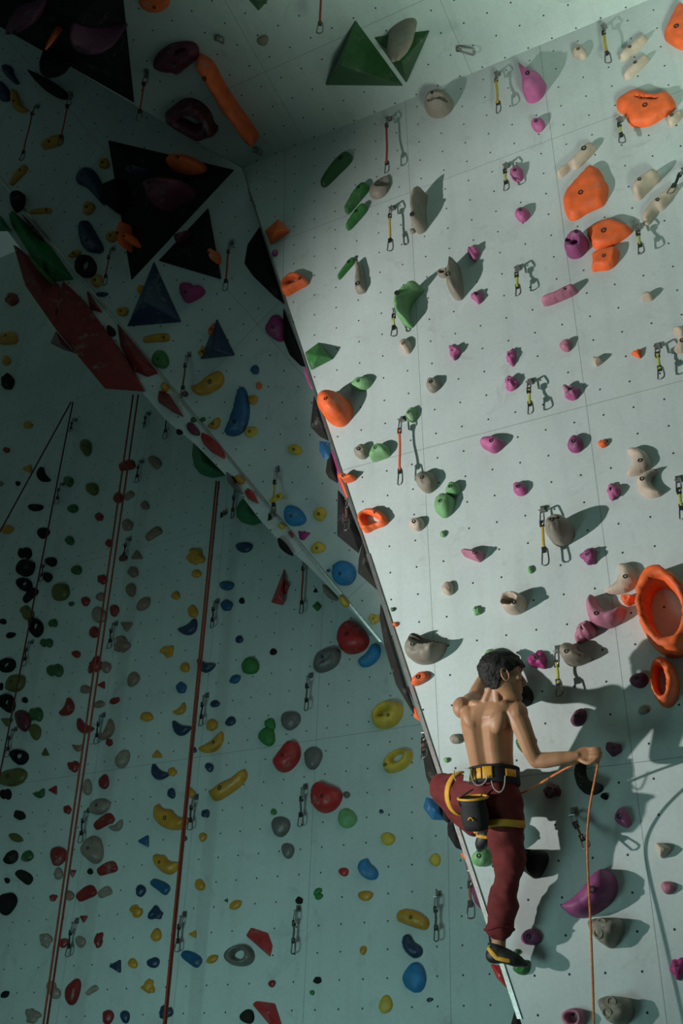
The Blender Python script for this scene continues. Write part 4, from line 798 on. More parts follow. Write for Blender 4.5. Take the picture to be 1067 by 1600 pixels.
# ------------------------------------------------------------------ the floodlight body with an added light-blocking door (stands outside the frame)
def floodlight():
    root = bpy.data.objects.new('floodlight', None); COL.objects.link(root); root.location = LAMP
    tag(root, 'black floodlight with an added light-blocking door standing on the mats', 'floodlight')
    axis = unit(at(560, 700, 'R') - LAMP); a = 0.6
    def hit(p): d = p - LAMP; return LAMP + d * a / (d @ axis)
    edge = [at(900, 2200, 'R'), at(745, 1600, 'R'), at(600, 1250, 'R'), at(500, 980, 'R'), at(455, 700, 'R'), at(470, 480, 'R'), at(560, 260, 'R'), at(700, 140, 'R'), at(930, 5, 'R'), at(1200, -100, 'R')]
    edge = [p - np.array([(0.35, 0.45, 0.70, 0.65, 0.35, 0.05, -0.10, -0.10, 0, 0)[k], 0, 0]) for k, p in enumerate(edge)]
    pts = [hit(p) for p in edge]
    s = unit(np.cross(axis, [0, 0, 1])); u = np.cross(s, axis)
    up_far = pts[-1] + u * 0.8; corner = LAMP + axis * a - s * 2.2 + u * 2.2; low = LAMP + axis * a - s * 2.2 - u * 1.6; low2 = pts[0] - u * 0.4
    P = pts + [up_far, corner, low, low2]
    plate = pydata('light_blocker', [p - LAMP for p in P] + [p - LAMP + axis * 0.01 for p in P], [tuple(range(len(P))), tuple(range(len(P), 2 * len(P)))[::-1]] + [(i, (i + 1) % len(P), len(P) + (i + 1) % len(P), len(P) + i) for i in range(len(P))])  # added and shaped to keep the lamp off the left walls and upper corner
    link('light_blocker', plate, M_DARK, root, False)
    bm = bmesh.new(); b = -axis * 0.10
    bmesh.ops.create_cone(bm, cap_ends=True, segments=24, radius1=0.10, radius2=0.05, depth=0.16)
    m = Matrix.Translation(Vector(-axis * 0.14)) @ Vector(-axis).to_track_quat('Z', 'Y').to_matrix().to_4x4(); bmesh.ops.transform(bm, matrix=m, verts=bm.verts)
    me = bpy.data.meshes.new('housing'); bm.to_mesh(me); bm.free(); link('housing', me, M_DARK, root, True)
    bm = bmesh.new(); base = np.array([0, 0, -LAMP[2]])
    tube_mesh(bm, [-axis * 0.14, np.array([-axis[0] * .14, -axis[1] * .14, -LAMP[2] + 0.02])], 0.02, 10)
    me = bpy.data.meshes.new('stand'); bm.to_mesh(me); bm.free(); link('stand', me, M_DARK, root, True)
floodlight()
# ------------------------------------------------------------------ the climber
cE1, cE2, cN = frame('R')
def cp(u, v, h):      # photo position and distance from the wall
    k = float(np.interp(h, [0, .15, .30, .45, .62, .8], [0, .135, .215, .30, .455, .62])); up = h * float(np.interp(v, [1090, 1130, 1200, 1235], [1.04, .96, .72, .667]))
    q = min(max((v - 1235) / 20.0, 0), 1); k = k * q + up * (1 - q); w = min(max((u - 825) / 100.0, 0), 1)
    return at(u, v, 'R', k * (1 - w) + h * .80 * w)
MPX = np.linalg.norm(at(790, 1150, 'R', .45) - at(780, 1150, 'R', .45)) / 10
CORG = cp(772, 1240, .44)
def loft(bm, secs, n=20, cap=True):
    """secs: (centre, axis a, radius a, axis b, radius b, dent) rings joined into one skin"""
    rings = []
    for s in secs:
        c, a, ra, b, rb = s[:5]; dent = s[5] if len(s) > 5 else 0
        ring = []
        for k in range(n):
            t = 2 * math.pi * k / n; ct, st = math.cos(t), math.sin(t)
            e = 0.88; x = math.copysign(abs(ct) ** e, ct) * ra; y = math.copysign(abs(st) ** e, st) * rb
            if dent: y *= 1 - dent * math.exp(-((t - math.pi / 2) / 0.22) ** 2)
            ring.append(bm.verts.new(tuple(c + a * x + b * y - CORG)))
        rings.append(ring)
    for A, B in zip(rings[:-1], rings[1:]):
        for k in range(n): bm.faces.new((A[k], A[(k + 1) % n], B[(k + 1) % n], B[k]))
    if cap: bm.faces.new(rings[0][::-1]); bm.faces.new(rings[-1])
def limb(bm, pts, n=14):
    """pts: (position, radius) or (position, radius across, radius deep)"""
    P = [p[0] for p in pts]; prev = None; secs = []
    # densify
    Q = []
    for i in range(len(pts) - 1):
        for t in (0, .25, .5, .75):
            s = t * t * (3 - 2 * t); r0 = pts[i][1:], pts[i + 1][1:]
            ra = r0[0][0] * (1 - s) + r0[1][0] * s; rb = (r0[0][-1]) * (1 - s) + (r0[1][-1]) * s
            p0 = P[max(i - 1, 0)]; p1 = P[i]; p2 = P[i + 1]; p3 = P[min(i + 2, len(P) - 1)]
            c = 0.5 * ((2 * p1) + (-p0 + p2) * t + (2 * p0 - 5 * p1 + 4 * p2 - p3) * t * t + (-p0 + 3 * p1 - 3 * p2 + p3) * t ** 3)
            Q.append((c, ra, rb))
    Q.append((P[-1], pts[-1][1], pts[-1][-1]))
    for i, (c, ra, rb) in enumerate(Q):
        t = unit(Q[min(i + 1, len(Q) - 1)][0] - Q[max(i - 1, 0)][0]); ref = cN if prev is None else prev
        if abs(ref @ t) > 0.9: ref = cE1
        b = unit(ref - t * (ref @ t)); a = np.cross(t, b); prev = b; secs.append((c, a, ra, b, rb))
    # rounded ends
    t0 = unit(Q[0][0] - Q[1][0]); t1 = unit(Q[-1][0] - Q[-2][0]); s0, s1 = secs[0], secs[-1]
    pre = [(s0[0] + t0 * s0[2] * d, s0[1], s0[2] * k, s0[3], s0[4] * k) for d, k in ((.85, .45), (.5, .82))]
    post = [(s1[0] + t1 * s1[2] * d, s1[1], s1[2] * k, s1[3], s1[4] * k) for d, k in ((.5, .82), (.85, .45))]
    loft(bm, pre + secs + post, n)
def blob(bm, c, axes, radii, n=12):
    secs = []
    for k in range(1, n):
        t = math.pi * k / n; secs.append((c - axes[2] * math.cos(t) * radii[2], axes[0], radii[0] * math.sin(t), axes[1], radii[1] * math.sin(t)))
    loft(bm, secs, 16)
def finish(name, bm, mat, parent, voxel=0.006, smooth=4, disp=None):
    bmesh.ops.recalc_face_normals(bm, faces=bm.faces); me = bpy.data.meshes.new(name); bm.to_mesh(me); bm.free()
    o = bpy.data.objects.new(name, me); COL.objects.link(o)
    if voxel:
        r = o.modifiers.new('r', 'REMESH'); r.mode = 'VOXEL'; r.voxel_size = voxel
    if smooth:
        s = o.modifiers.new('s', 'SMOOTH'); s.factor = 0.5; s.iterations = smooth
    dg = bpy.context.evaluated_depsgraph_get(); dg.update(); m2 = bpy.data.meshes.new_from_object(o.evaluated_get(dg)); bpy.data.objects.remove(o); bpy.data.meshes.remove(me)
    m2.name = name
    if disp:
        no = [v.normal.copy() for v in m2.vertices]
        for v, q in zip(m2.vertices, no): v.co += q * disp(v.co)
    return link(name, m2, mat, parent, True)
person = bpy.data.objects.new('person', None); COL.objects.link(person); person.location = CORG
tag(person, 'shirtless climber with short dark hair and dark red trousers on the lit wall', 'person')
# --- skin
sk, sN, sL = new_mat('skin'); sb = sN['Principled BSDF']; sb.inputs['Roughness'].default_value = 0.5
sb.inputs['Subsurface Weight'].default_value = 0.08; sb.inputs['Subsurface Radius'].default_value = (0.02, 0.008, 0.004)
tcn = sN.new('ShaderNodeTexCoord'); nn1 = sN.new('ShaderNodeTexNoise'); nn1.inputs['Scale'].default_value = 9; nn1.inputs['Detail'].default_value = 5; sL.new(tcn.outputs['Object'], nn1.inputs['Vector'])
cr_ = sN.new('ShaderNodeValToRGB'); cr_.color_ramp.elements[0].position = .35; cr_.color_ramp.elements[0].color = (0.38, 0.185, 0.09, 1); cr_.color_ramp.elements[1].position = .7; cr_.color_ramp.elements[1].color = (0.50, 0.265, 0.145, 1)
sL.new(nn1.outputs[0], cr_.inputs[0]); sL.new(cr_.outputs[0], sb.inputs['Base Color'])
nn2 = sN.new('ShaderNodeTexNoise'); nn2.inputs['Scale'].default_value = 260; sL.new(tcn.outputs['Object'], nn2.inputs['Vector'])
bb_ = sN.new('ShaderNodeBump'); bb_.inputs['Strength'].default_value = 0.12; bb_.inputs['Distance'].default_value = 0.001; sL.new(nn2.outputs[0], bb_.inputs['Height']); sL.new(bb_.outputs[0], sb.inputs['Normal'])
bm = bmesh.new()
T = [(775, 1082, .455, 11, .050, 0), (773, 1092, .455, 16, .056, 0), (770, 1099, .45, 30, .062, .05), (768, 1106, .45, 43, .072, .10), (766, 1116, .45, 45.5, .088, .14), (763, 1128, .45, 42, .100, .17), (762, 1142, .45, 38, .106, .24),
     (764, 1160, .45, 35.5, .104, .26), (766, 1180, .445, 33.5, .098, .26), (769, 1200, .44, 32, .094, .24), (771, 1220, .435, 34, .098, .12), (772, 1240, .43, 35, .10, 0), (773, 1256, .42, 30, .09, 0)]
loft(bm, [(cp(u, v, h), cE1, w * MPX, cN, d, dn) for u, v, h, w, d, dn in T], 40)
# shoulder blades, back muscles
for (u, v, rx, rz, rot, out) in ((742, 1126, .040, .062, -.30, .056), (786, 1130, .040, .062, .40, .056), (752, 1104, .052, .024, .3, .030), (786, 1106, .052, .024, -.2, .030)):
    ax = unit(cE2 * math.cos(rot) + cE1 * math.sin(rot)); blob(bm, cp(u, v, .45) + cN * out, [np.cross(ax, cN), cN, ax], (rx, .038, rz))
for (u, v, r) in ((722, 1106, .050), (809, 1114, .053)): blob(bm, cp(u, v, .46), [cE1, cN, cE2], (r * .86, r, r * 1.05))
# right arm (elbow down, forearm raised level, fist on the rope)
limb(bm, [(cp(803, 1112, .46), .050), (cp(812, 1128, .468), .047), (cp(821, 1150, .48), .042), (cp(829, 1172, .49), .038), (cp(838, 1189, .49), .035)])
limb(bm, [(cp(836, 1188, .49), .034), (cp(850, 1188, .485), .036), (cp(868, 1186, .475), .033), (cp(888, 1183, .462), .027), (cp(904, 1181, .452), .021, .026)])
limb(bm, [(cp(903, 1181, .452), .026, .021), (cp(911, 1179.5, .448), .036, .017), (cp(917, 1178.5, .446), .037, .015)])
# left arm reaching up to the green hold
limb(bm, [(cp(722, 1106, .455), .048), (cp(728, 1102, .38), .030), (cp(734, 1097, .30), .041), (cp(741, 1091, .235), .037)])
limb(bm, [(cp(741, 1092, .235), .035), (cp(745, 1081, .215), .035), (cp(750, 1069, .19), .029), (cp(755, 1058, .165), .022)])
limb(bm, [(cp(755, 1058, .165), .022, .022), (cp(758, 1049, .150), .032, .016), (cp(760, 1042, .138), .034, .015)])
# neck
limb(bm, [(cp(773, 1100, .45), .060), (cp(775, 1090, .455), .054), (cp(779, 1078, .465), .052), (cp(782, 1066, .47), .052)])
for s, u in ((-1, 764), (1, 783)): limb(bm, [(cp(u, 1098, .45) + cN * .045, .020), (cp(u + (776 - u) * .5 + 1, 1080, .46) + cN * .045, .018)])
limb(bm, [(cp(785, 1250, .42), .07), (cp(791, 1312, .375), .05), (cp(796, 1345, .335), .045), (cp(787, 1405, .26), .040), (cp(779, 1442, .20), .038)])
limb(bm, [(cp(760, 1244, .42), .07), (cp(738, 1242, .36), .06), (cp(697, 1234, .225), .042), (cp(691, 1234, .19), .040), (cp(703, 1252, .16), .042), (cp(722, 1270, .145), .040), (cp(744, 1288, .15), .036)])
# legs under the trousers end in bare ankles
limb(bm, [(cp(779, 1440, .20), .040), (cp(779, 1460, .185), .034), (cp(779, 1474, .175), .032), (cp(778, 1488, .17), .036)])
limb(bm, [(cp(744, 1288, .15), .036), (cp(752, 1298, .15), .034), (cp(757, 1306, .15), .032)])
# head
HC = cp(785, 1059, .475); hF = unit(cE1 * .84 - cN * .50 - cE2 * .02); hU = unit(cE2 + cN * .03 + cE1 * .03); hU = unit(hU - hF * (hU @ hF)); hLf = np.cross(hU, hF)
PROF = [(-.112, .066, .020, .020), (-.100, .080, .008, .036), (-.085, .084, .020, .050), (-.06, .083, .055, .060), (-.035, .084, .078, .067), (-.01, .083, .090, .056), (.02, .088, .095, .076), (.05, .086, .095, .075), (.078, .070, .084, .065), (.098, .046, .060, .030), (.112, .018, .028, .020)]
def head_secs(grow=0.0, zmin=-1):
    out = []
    for z, f, b, w in PROF:
        if z < zmin: continue
        c = HC + hU * (z * (1 + grow * 1.2)) + hF * ((f - b) / 2); out.append((c, hF, (f + b) / 2 * (1 + grow), hLf, w * (1 + grow)))
    return out
loft(bm, head_secs(), 28)
def hp(x, y, z): return HC + hF * x + hLf * y + hU * z
limb(bm, [(hp(.080, 0, .022), .008), (hp(.092, 0, .000), .010), (hp(.102, 0, -.020), .012), (hp(.088, 0, -.030), .012)])      # nose
blob(bm, hp(.084, 0, -.052), [hF, hLf, hU], (.010, .024, .007)); blob(bm, hp(.082, 0, -.063), [hF, hLf, hU], (.010, .021, .007))   # lips
blob(bm, hp(.074, 0, -.094), [hF, hLf, hU], (.016, .022, .014))                                                                    # chin
for s in (-1, 1):
    blob(bm, hp(.080, s * .030, .030), [hF, hLf, hU], (.012, .024, .007))                                                          # brow
    blob(bm, hp(.062, s * .048, -.012), [hF, hLf, hU], (.018, .018, .014))                                                         # cheek
    ex = hp(-.004, s * .076, -.006); tilt = unit(hU + hF * -.2)
    pts = [ex + tilt * .030 * math.cos(t) + hF * .017 * math.sin(t) + hLf * s * .010 for t in np.linspace(0, 2 * math.pi, 12, endpoint=False)]
    limb(bm, [(p, .0045) for p in pts + pts[:1]], 8); blob(bm, ex + hLf * s * .003 - hF * .004, [hF, hLf, hU], (.013, .006, .024))
def finger(pts, r0, r1):
    k = len(pts); limb(bm, [(p, r0 + (r1 - r0) * i / (k - 1)) for i, p in enumerate(pts)], 10)
for j in range(4):   # right fist: knuckles, middle joint, fingertip curled back round the rope
    v = 1169.5 + j * 5.9; L_ = (0, 1.5, 1, -1.5)[j]
    finger([cp(917, v + 1, .450), cp(928 + L_, v - .5, .456), cp(937 + L_, v + .5, .440), cp(935 + L_, v + 2, .420), cp(927 + L_, v + 3, .418)], .0082, (.0072, .0074, .0072, .0064)[j])
finger([cp(908, 1188, .462), cp(918, 1192, .468), cp(927, 1189, .464), cp(934, 1183, .455)], .0115, .0085)                          # thumb across the fingers
for j in range(4):   # left hand: fingers laid over the top of the hold
    u = 752.5 + j * 5.2; dv = (1.5, -1, -2, 0)[j]
    finger([cp(u + 1, 1045, .142), cp(u + 3, 1034 + dv, .140), cp(u + 5, 1027 + dv, .128), cp(u + 6, 1023 + dv, .112)], .0092, .0072)
finger([cp(764, 1052, .155), cp(769, 1044, .155), cp(771, 1036, .145)], .011, .0088)
body = finish('body', bm, sk, person, 0.0038, 6)
# eyes
for s in (-1, 1):
    bm = bmesh.new(); blob(bm, hp(.074, s * .031, .008), [hF, hLf, hU], (.012, .012, .012), 8); finish('eye', bm, simple('eye_white', (.6, .58, .55), .2), person, 0, 0)
    bm = bmesh.new(); limb(bm, [(hp(.088, s * .016, .032), .0035), (hp(.089, s * .03, .036), .004), (hp(.080, s * .048, .032), .003)], 8); finish('eyebrow', bm, simple('brow_hair', (.012, .009, .007), .8), person, 0, 0)
# hair: a cap cut at the forehead, temples, ears and nape
hair_mat = simple('hair_dark', (0.006, 0.0045, 0.004), 0.75, var=.5, scale=120)
bm = bmesh.new(); secs = []
for i in range(22):
    z = -.062 + i * (.120 + .062) / 21
    zs = [p[0] for p in PROF]; f, b, w = [np.interp(min(z, .108), zs, [p[k] for p in PROF]) for k in (1, 2, 3)]
    g = 1.0; th_ = .010 + .012 * max(0, min(1, (z + .02) / .08))
    if z > .082: k = math.sqrt(max(0.02, 1 - ((z - .082) / .040) ** 2)); f, b, w = (np.interp(.085, zs, [p[j] for p in PROF]) * k for j in (1, 2, 3))
    f += th_; b += th_; w += th_ * .8
    front = np.interp(z, [-.07, -.03, .0, .02, .045, .06, .13], [-.035, -.028, .012, .030, .060, .25, .25])     # hair stops here towards the face
    secs.append((z, f, b, w, front))
rings = []
for z, f, b, w, front in secs:
    ring = []; c0 = (f - b) / 2; a_ = (f + b) / 2
    for k in range(40):
        t = 2 * math.pi * k / 40; x = c0 + a_ * math.cos(t); y = w * math.sin(t)
        if x > front: x = front; y = y if abs(y) > 1e-3 else 0; y = math.copysign(min(abs(y), w * .96), y) * .985
        ring.append(bm.verts.new(tuple(hp(x, y, z) - CORG)))
    rings.append(ring)
for A, B in zip(rings[:-1], rings[1:]):
    for k in range(40): bm.faces.new((A[k], A[(k + 1) % 40], B[(k + 1) % 40], B[k]))
bm.faces.new(rings[0][::-1]); bm.faces.new(rings[-1])
def hair_disp(c):
    q = Vector(c) * 38; r = Vector(c) * 95; return 0.0055 * noise.noise(q) + 0.0035 * noise.noise(r) + .001
finish('hair', bm, hair_mat, person, 0.0045, 3, hair_disp)
# --- trousers
tr, tN, tL = new_mat('trouser_cotton'); tb = tN['Principled BSDF']; tb.inputs['Roughness'].default_value = 0.85; tb.inputs['Base Color'].default_value = (0.20, 0.018, 0.016, 1)
t1 = tN.new('ShaderNodeTexCoord'); t2 = tN.new('ShaderNodeTexNoise'); t2.inputs['Scale'].default_value = 18; t2.inputs['Detail'].default_value = 6; tL.new(t1.outputs['Object'], t2.inputs['Vector'])
t3 = tN.new('ShaderNodeValToRGB'); t3.color_ramp.elements[0].color = (0.085, 0.007, 0.007, 1); t3.color_ramp.elements[1].color = (0.18, 0.017, 0.015, 1); tL.new(t2.outputs[0], t3.inputs[0]); tL.new(t3.outputs[0], tb.inputs['Base Color'])
t4 = tN.new('ShaderNodeTexNoise'); t4.inputs['Scale'].default_value = 300; tL.new(t1.outputs['Object'], t4.inputs['Vector']); t5 = tN.new('ShaderNodeBump'); t5.inputs['Strength'].default_value = .3; t5.inputs['Distance'].default_value = .001; tL.new(t4.outputs[0], t5.inputs['Height']); tL.new(t5.outputs[0], tb.inputs['Normal'])
bm = bmesh.new()
loft(bm, [(cp(u, v, h), cE1, w * MPX, cN, d) for u, v, h, w, d in ((771, 1214, .435, 35, .104), (772, 1228, .435, 37, .112), (773, 1245, .43, 38, .122), (775, 1262, .42, 38, .125), (778, 1278, .41, 34, .11))], 30)
limb(bm, [(cp(758, 1242, .42), .098), (cp(738, 1242, .36), .098), (cp(716, 1239, .29), .088), (cp(697, 1233, .225), .072), (cp(689, 1232, .19), .062)], 20)
limb(bm, [(cp(689, 1233, .19), .062), (cp(703, 1252, .16), .056), (cp(722, 1270, .145), .062), (cp(742, 1287, .15), .055)], 18)
limb(bm, [(cp(786, 1250, .42), .092), (cp(788, 1280, .40), .088), (cp(791, 1312, .375), .080), (cp(796, 1345, .335), .071), (cp(792, 1375, .30), .056), (cp(787, 1405, .26), .063), (cp(781, 1440, .215), .058), (cp(780, 1449, .205), .060)], 22)
def folds(c):
    q = Vector((c[0] * 9, c[1] * 9, c[2] * 16)); r = Vector((c[0] * 22 + c[2] * 14, c[1] * 20, c[2] * 26)); return 0.011 * noise.noise(q) + 0.0065 * noise.noise(r) + .002
trou = finish('trousers', bm, tr, person, 0.0075, 4, folds)
bm = bmesh.new(); pts = [cp(780, 1451, .203) + cE1 * .062 * math.cos(t) + cN * .062 * math.sin(t) + cE2 * .006 * math.sin(2 * t) - CORG for t in np.linspace(0, 2 * math.pi, 20, endpoint=False)]
tube_mesh(bm, pts, .007, 8, True, ry=.011); bm_obj('hem', bm, tr, trou)
# --- shoes
m_rub = simple('shoe_rubber', (0.014, 0.014, 0.013), 0.5); m_yel = simple('strap_yellow', (0.72, 0.36, 0.03), 0.6); m_blk = simple('webbing_black', (0.016, 0.016, 0.016), 0.8)
def shoe(heel, mid, ball, toe, ankle, straps):
    bm = bmesh.new(); limb(bm, [(heel, .036, .034), (mid, .036, .036), (ball, .031, .036), (toe, .014, .022)], 16); limb(bm, [(ankle, .037), (mid * .5 + heel * .5, .040)], 14)
    s = finish('climbing_shoe', bm, m_rub, person, 0.005, 3)
    for (a, b, r) in straps:
        bm = bmesh.new(); limb(bm, [(a, r, r * .5), ((a + b) / 2 + cN * .004, r * 1.1, r * .5), (b, r, r * .5)], 10); finish('strap', bm, m_yel, s, 0, 0)
    return s
shoe(cp(770, 1493, .185), cp(784, 1492, .185), cp(803, 1499, .155), cp(821, 1507, .115), cp(777, 1482, .180),
     [(cp(768, 1483, .180) + cN * .036, cp(781, 1498, .185) + cN * .037, .010), (cp(781, 1498, .185) + cN * .037, cp(799, 1502, .165) + cN * .034, .009), (cp(794, 1489, .170) + cN * .030, cp(812, 1502, .135) + cN * .026, .006)])
shoe(cp(760, 1303, .165), cp(757, 1309, .160), cp(753, 1318, .140), cp(750, 1327, .115), cp(757, 1300, .16), [(cp(750, 1308, .16) + cN * .034, cp(764, 1310, .16) + cN * .034, .008)])
# --- harness
def ring_band(c, ax, ra, bx, rb, up, w, th_, mat, name, parent, t0=0, t1=2 * math.pi, n=36, sag=0.0):
    bm = bmesh.new(); closed = abs(t1 - t0 - 2 * math.pi) < 1e-3; R_ = []
    ts = np.linspace(t0, t1, n, endpoint=not closed)
    for t in ts:
        o_ = unit(ax * math.cos(t) * rb + bx * math.sin(t) * ra); p = c + ax * ra * math.cos(t) + bx * rb * math.sin(t) + up * sag * math.cos(2 * t)
        R_.append([bm.verts.new(tuple(p + o_ * i * th_ + up * j * w / 2 - CORG)) for i, j in ((0, -1), (1, -.9), (1, .9), (0, 1))])
    m = len(R_)
    for i in range(m if closed else m - 1):
        A, B = R_[i], R_[(i + 1) % m]
        for k in range(4): bm.faces.new((A[k], A[(k + 1) % 4], B[(k + 1) % 4], B[k]))
    if not closed: bm.faces.new(R_[0][::-1]); bm.faces.new(R_[-1])
    return bm_obj(name, bm, mat, parent, True)
wc = cp(771, 1216, .437)
belt = ring_band(wc, cE1, 36.5 * MPX, cN, .112, cE2, .080, .010, m_blk, 'harness_belt', person)
for a0, a1, w in ((1.95, 2.45, .055), (1.25, 1.62, .058), (1.68, 1.88, .05), (.25, .75, .035)): ring_band(wc + cE2 * .004, cE1, 36.5 * MPX + .008, cN, .120, cE2, w, .005, m_yel, 'yellow_panel', belt, a0, a1, 10)
ring_band(wc + cE2 * .036, cE1, 36 * MPX + .004, cN, .114, cE2, .012, .009, m_blk, 'webbing_edge', belt)
la = unit(cp(791, 1312, .375) - cp(786, 1262, .41)); lx = unit(cE1 - la * (cE1 @ la)); ly = np.cross(la, lx)
ring_band(cp(787, 1288, .395), lx, .092, ly, .094, la, .034, .008, m_yel, 'leg_loop', person, sag=.006)
la = unit(cp(716, 1239, .29) - cp(745, 1242, .38)); lx = unit(cE2 - la * (cE2 @ la)); ly = np.cross(la, lx)
ring_band(cp(724, 1240, .315), lx, .098, ly, .098, la, .034, .008, m_yel, 'leg_loop', person)
bm = bmesh.new(); tube_mesh(bm, [p - CORG for p in smooth_path([cp(770, 1284, .40) + cN * .10, cp(758, 1292, .40) + cN * .10, cp(752, 1305, .36) + cN * .09])], .012, 8, False, ry=.004); bm_obj('riser_strap', bm, m_yel, person)
m_loop = simple('gear_loop_plastic', (0.30, 0.29, 0.26), 0.5)
for P3 in ([(752, 1214), (755, 1230), (764, 1237), (775, 1231), (778, 1220)], [(783, 1228), (786, 1240), (796, 1247), (803, 1238), (804, 1220)], [(727, 1212), (726, 1222), (730, 1228)]):
    bm = bmesh.new(); tube_mesh(bm, [p - CORG for p in smooth_path([cp(u, v, .437) + cN * (.135 if u < 783 else .125) for u, v in P3])], .0032, 6); bm_obj('gear_loop', bm, m_loop, person)
bm = bmesh.new(); box_between(bm, cp(747, 1209, .437) + cN * .128 - CORG, cp(745, 1228, .437) + cN * .128 - CORG, .028, .012, cE1); bm_obj('buckle', bm, M_STEEL, belt, False)
# --- chalk bag
bag = bpy.data.objects.new('chalk_bag', None); COL.objects.link(bag); bc = cp(762, 1279, .42) + cN * .165; bag.location = bc
tag(bag, 'black chalk bag with a yellow rim hanging from the climber\'s harness', 'chalk bag')
bu = unit(cE2 * .93 + cN * .36 + cE1 * .07); bx = unit(cE1 - bu * (cE1 @ bu)); by = np.cross(bu, bx) * -1
CO = CORG; CORG = bc
bm = bmesh.new(); loft(bm, [(bc + bu * z, bx, r, by, r * .82) for z, r in ((-.078, .034), (-.074, .052), (-.05, .060), (0, .064), (.04, .056), (.066, .067))], 24, True); bo = finish('pouch', bm, simple('bag_cloth', (.012, .012, .012), .75), bag, 0, 0)
bo.data.polygons.foreach_set('use_smooth', [True] * len(bo.data.polygons))
bm = bmesh.new(); tube_mesh(bm, [bx * .068 * math.cos(t) + by * .057 * math.sin(t) + bu * .068 for t in np.linspace(0, 2 * math.pi, 28, endpoint=False)], .006, 8, True); bm_obj('rim', bm, m_yel, bag)
bm = bmesh.new(); tube_mesh(bm, smooth_path([bx * -.012 + cN * .062 - bu * .042, bx * -.004 + cN * .063 - bu * .032, bx * .008 + cN * .063 - bu * .033, bx * .014 + cN * .061 - bu * .045]), .004, 6, False, ry=.002); bm_obj('yellow_mark', bm, m_yel, bag)
bm = bmesh.new(); tube_mesh(bm, smooth_path([bx * -.06 + bu * .02, bx * -.066 + cN * .02 + bu * .06, bu * .11 - cN * .02]), .004, 6); bm_obj('cord', bm, m_blk, bag)
CORG = CO
# ------------------------------------------------------------------ labels: each says which one it is
WALLN = {'R': 'sunlit right wall', 'L': 'shaded left wall', 'M': 'middle wall', 'T': 'upper overhang', 'S': 'narrow underside strip', 'E': 'bare edge of the right wall'}
LAND = [('the giant orange ring', 1040, 956), ('the narrow orange ring', 1038, 1066), ('the climber\'s head', 785, 1055), ('the climber\'s raised fist', 925, 1178), ('the climber\'s right shoe', 795, 1495),
 ('the purple shark-fin hold', 925, 1393), ('the black hook-shaped hold', 915, 1220), ('the deep scoop hold', 665, 1012), ('the beige doughnut hold', 802, 942), ('the giant orange ball', 522, 638),
 ('the orange wedge box', 434, 360), ('the green wedge box', 498, 552), ('the green banana hold', 636, 476), ('the biggest orange hold', 914, 300), ('the slotted orange hold', 1008, 167), ('the purple pocketed hold', 900, 382),
 ('the dusty pink bar', 875, 462), ('the orange ball-side red sling', 623, 705), ('the big slotted round hold', 874, 828), ('the paired beige crescents', 1005, 738), ('the pink crescent hold', 944, 953),
 ('the large green pyramid', 570, 85), ('the slotted oval hold', 690, 158), ('the pink duck-shaped hold', 831, 127), ('the black mask-like hold', 834, 1348), ('the upper face hold', 948, 1456), ('the lower face hold', 958, 1577),
 ('the largest black pyramid', 245, 310), ('the smaller black pyramid', 308, 388), ('the tall navy pyramid', 241, 475), ('the small navy pyramid', 340, 540), ('the tall blue fin hold', 369, 642), ('the amber half-moon hold', 322, 598),
 ('the giant chalky blue ball', 536, 895), ('the blue half-dome', 460, 806), ('the hollow maroon hold', 295, 187), ('the maroon mask-like hold', 274, 92), ('the long orange sausage', 352, 158),
 ('the giant red ball', 550, 993), ('the yellow broad ring', 605, 1116), ('the yellow thick ring', 621, 1188), ('the red kidney-shaped hold', 447, 1181), ('the dented red hold', 508, 1245), ('the slotted grey egg', 510, 1029),
 ('the grey ring hold', 373, 1493), ('the long sandy hold', 644, 1437), ('the big blue egg', 647, 1527), ('the tilted red box', 405, 1471), ('the wide banana hold', 355, 1228), ('the wide amber crescent', 265, 1276), ('the short amber crescent', 260, 1350),
 ('the red upright wedge', 437, 915), ('the star-shaped amber hold', 305, 870), ('the large green half-moon box', 322, 715), ('the smaller green half-moon box', 390, 800), ('the big red plywood boxes', 130, 520),
 ('the large brown egg', 143, 1327), ('the large olive bean hold', 18, 1214), ('the top rope anchor', 113, 635), ('the dark maroon egg', 35, 1124), ('the big olive leaf hold', 93, 924), ('the large dark red egg', 113, 1549), ('the large black egg', 9, 1410),
 ('the shark-like navy blade', 74, 130), ('the black ring hold', 133, 416)]
LAND = [l for l in LAND if 'ball-side' not in l[0]]
DIRS = ['right of', 'upper right of', 'above', 'upper left of', 'left of', 'lower left of', 'below', 'lower right of']
def direction(dx, dy):
    a = math.degrees(math.atan2(-dy, dx)) % 360; return DIRS[int(((a + 22.5) % 360) // 45)]
SIZES = {}
for h in HOLDS:
    if h['kind'] == 'Q': desc = '%s quickdraw' % {'black': 'dark', 'red': 'red-sling', 'yellow': 'yellow-sling', 'lime': 'lime-sling', 'orange': 'long orange-sling', 'grey': 'grey-sling', 'brown': 'brown-sling'}[h['word']]; cat = 'quickdraw'
    elif h['kind'] == 'A': desc = 'spare steel anchor shackle'; cat = 'anchor'
    elif h['kind'] == 'V': desc = '%s %s box' % (h['word'].rstrip(','), COLORS[h['ck']][0]) if 'plywood' not in h['word'] else '%s %s' % (COLORS[h['ck']][0], h['word'].rstrip(',')); cat = 'climbing volume'
    else:
        s = h['size']; sw = 'tiny' if s < .09 else 'small' if s < .16 else 'medium' if s < .26 else 'large'
        if any(w in h['word'] for w in ('large', 'giant', 'small', 'tiny', 'big', 'massive')): sw = ''
        desc = ' '.join((sw + ' ' + COLORS[h['ck']][0] + ' ' + h['word'] + ' hold').split()); cat = 'climbing hold'
    h['desc'] = desc; h['cat'] = cat
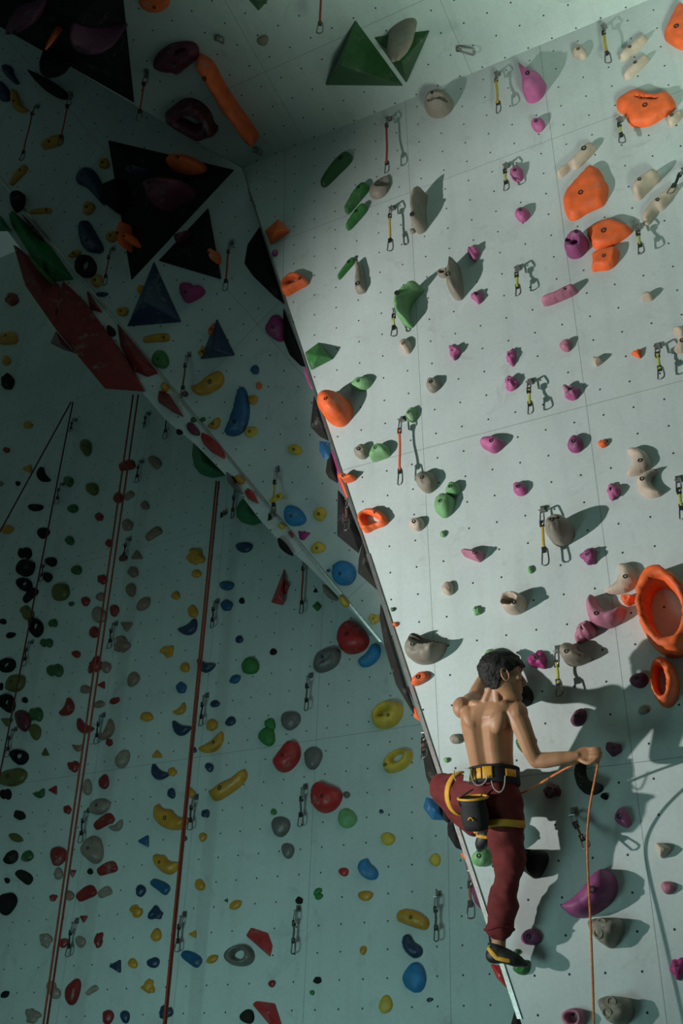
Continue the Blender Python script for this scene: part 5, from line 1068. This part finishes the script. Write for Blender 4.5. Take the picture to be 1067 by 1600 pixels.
OWN = {'pink duck-shaped', 'giant ring-shaped', 'narrow ring-shaped'}
ORD = ['nearest', 'second nearest', 'third nearest', 'fourth nearest', 'fifth nearest']
used_labels = set()
for h in HOLDS:
    same = [g for g in HOLDS if g['desc'] == h['desc']]
    cands = []
    for name, x, y in LAND:
        d = h['c'] - np.array([x, y]); dist = np.linalg.norm(d)
        if dist < 14: continue
        dr = direction(*d); peers = sorted([g for g in same if np.linalg.norm(g['c'] - (x, y)) >= 14 and direction(*(g['c'] - np.array([x, y]))) == dr], key=lambda g: np.linalg.norm(g['c'] - (x, y)))
        k = next(i for i, g in enumerate(peers) if g is h); cands.append((dist + 70 * k, k, len(peers), dr, name))
    cands.sort(key=lambda c: c[0])
    for _, k, n, dr, name in cands:
        lab = h['desc'] + (', ' + dr + ' ' + name if n == 1 else ', ' + ORD[min(k, 4)] + ' one ' + dr + ' ' + name)
        if len(lab.split()) <= 16 and lab not in used_labels and k < 5: break
    used_labels.add(lab)
    h['o']['label'] = lab; h['o']['category'] = h['cat']
    h['o']['group'] = {'Q': 'quickdraws hanging on the ', 'A': 'spare anchors on the ', 'V': 'plywood boxes on the '}.get(h['kind'], 'climbing holds on the ') + WALLN[h['pl']]

# beyond the 300 largest holds, the smallest ones share one mesh
rest = sorted([h for h in HOLDS if h['cat'] == 'climbing hold'], key=lambda h: -h['pxa'])[300:]
bm = bmesh.new(); mats = []
me_all = bpy.data.meshes.new('small_climbing_holds')
for h in rest:
    o = h['o']
    for q in [o] + list(o.children):
        mw = o.matrix_world if q is o else o.matrix_world @ Matrix.Translation(q.location)
        tmp = q.data.copy(); tmp.transform(mw); m0 = q.data.materials[0]
        if m0 not in mats: mats.append(m0)
        n0 = len(bm.faces); bm.from_mesh(tmp); bm.faces.ensure_lookup_table()
        for f in bm.faces[n0:]: f.material_index = mats.index(m0); f.smooth = True
        bpy.data.meshes.remove(tmp)
for h in rest:
    for q in list(h['o'].children) + [h['o']]: bpy.data.objects.remove(q)
bm.to_mesh(me_all); bm.free()
for m_ in mats: me_all.materials.append(m_)
so_ = bpy.data.objects.new('small_climbing_holds', me_all); COL.objects.link(so_)
tag(so_, 'scatter of the smallest bolt-on holds of many colours across the climbing walls', 'climbing holds', None, 'stuff')
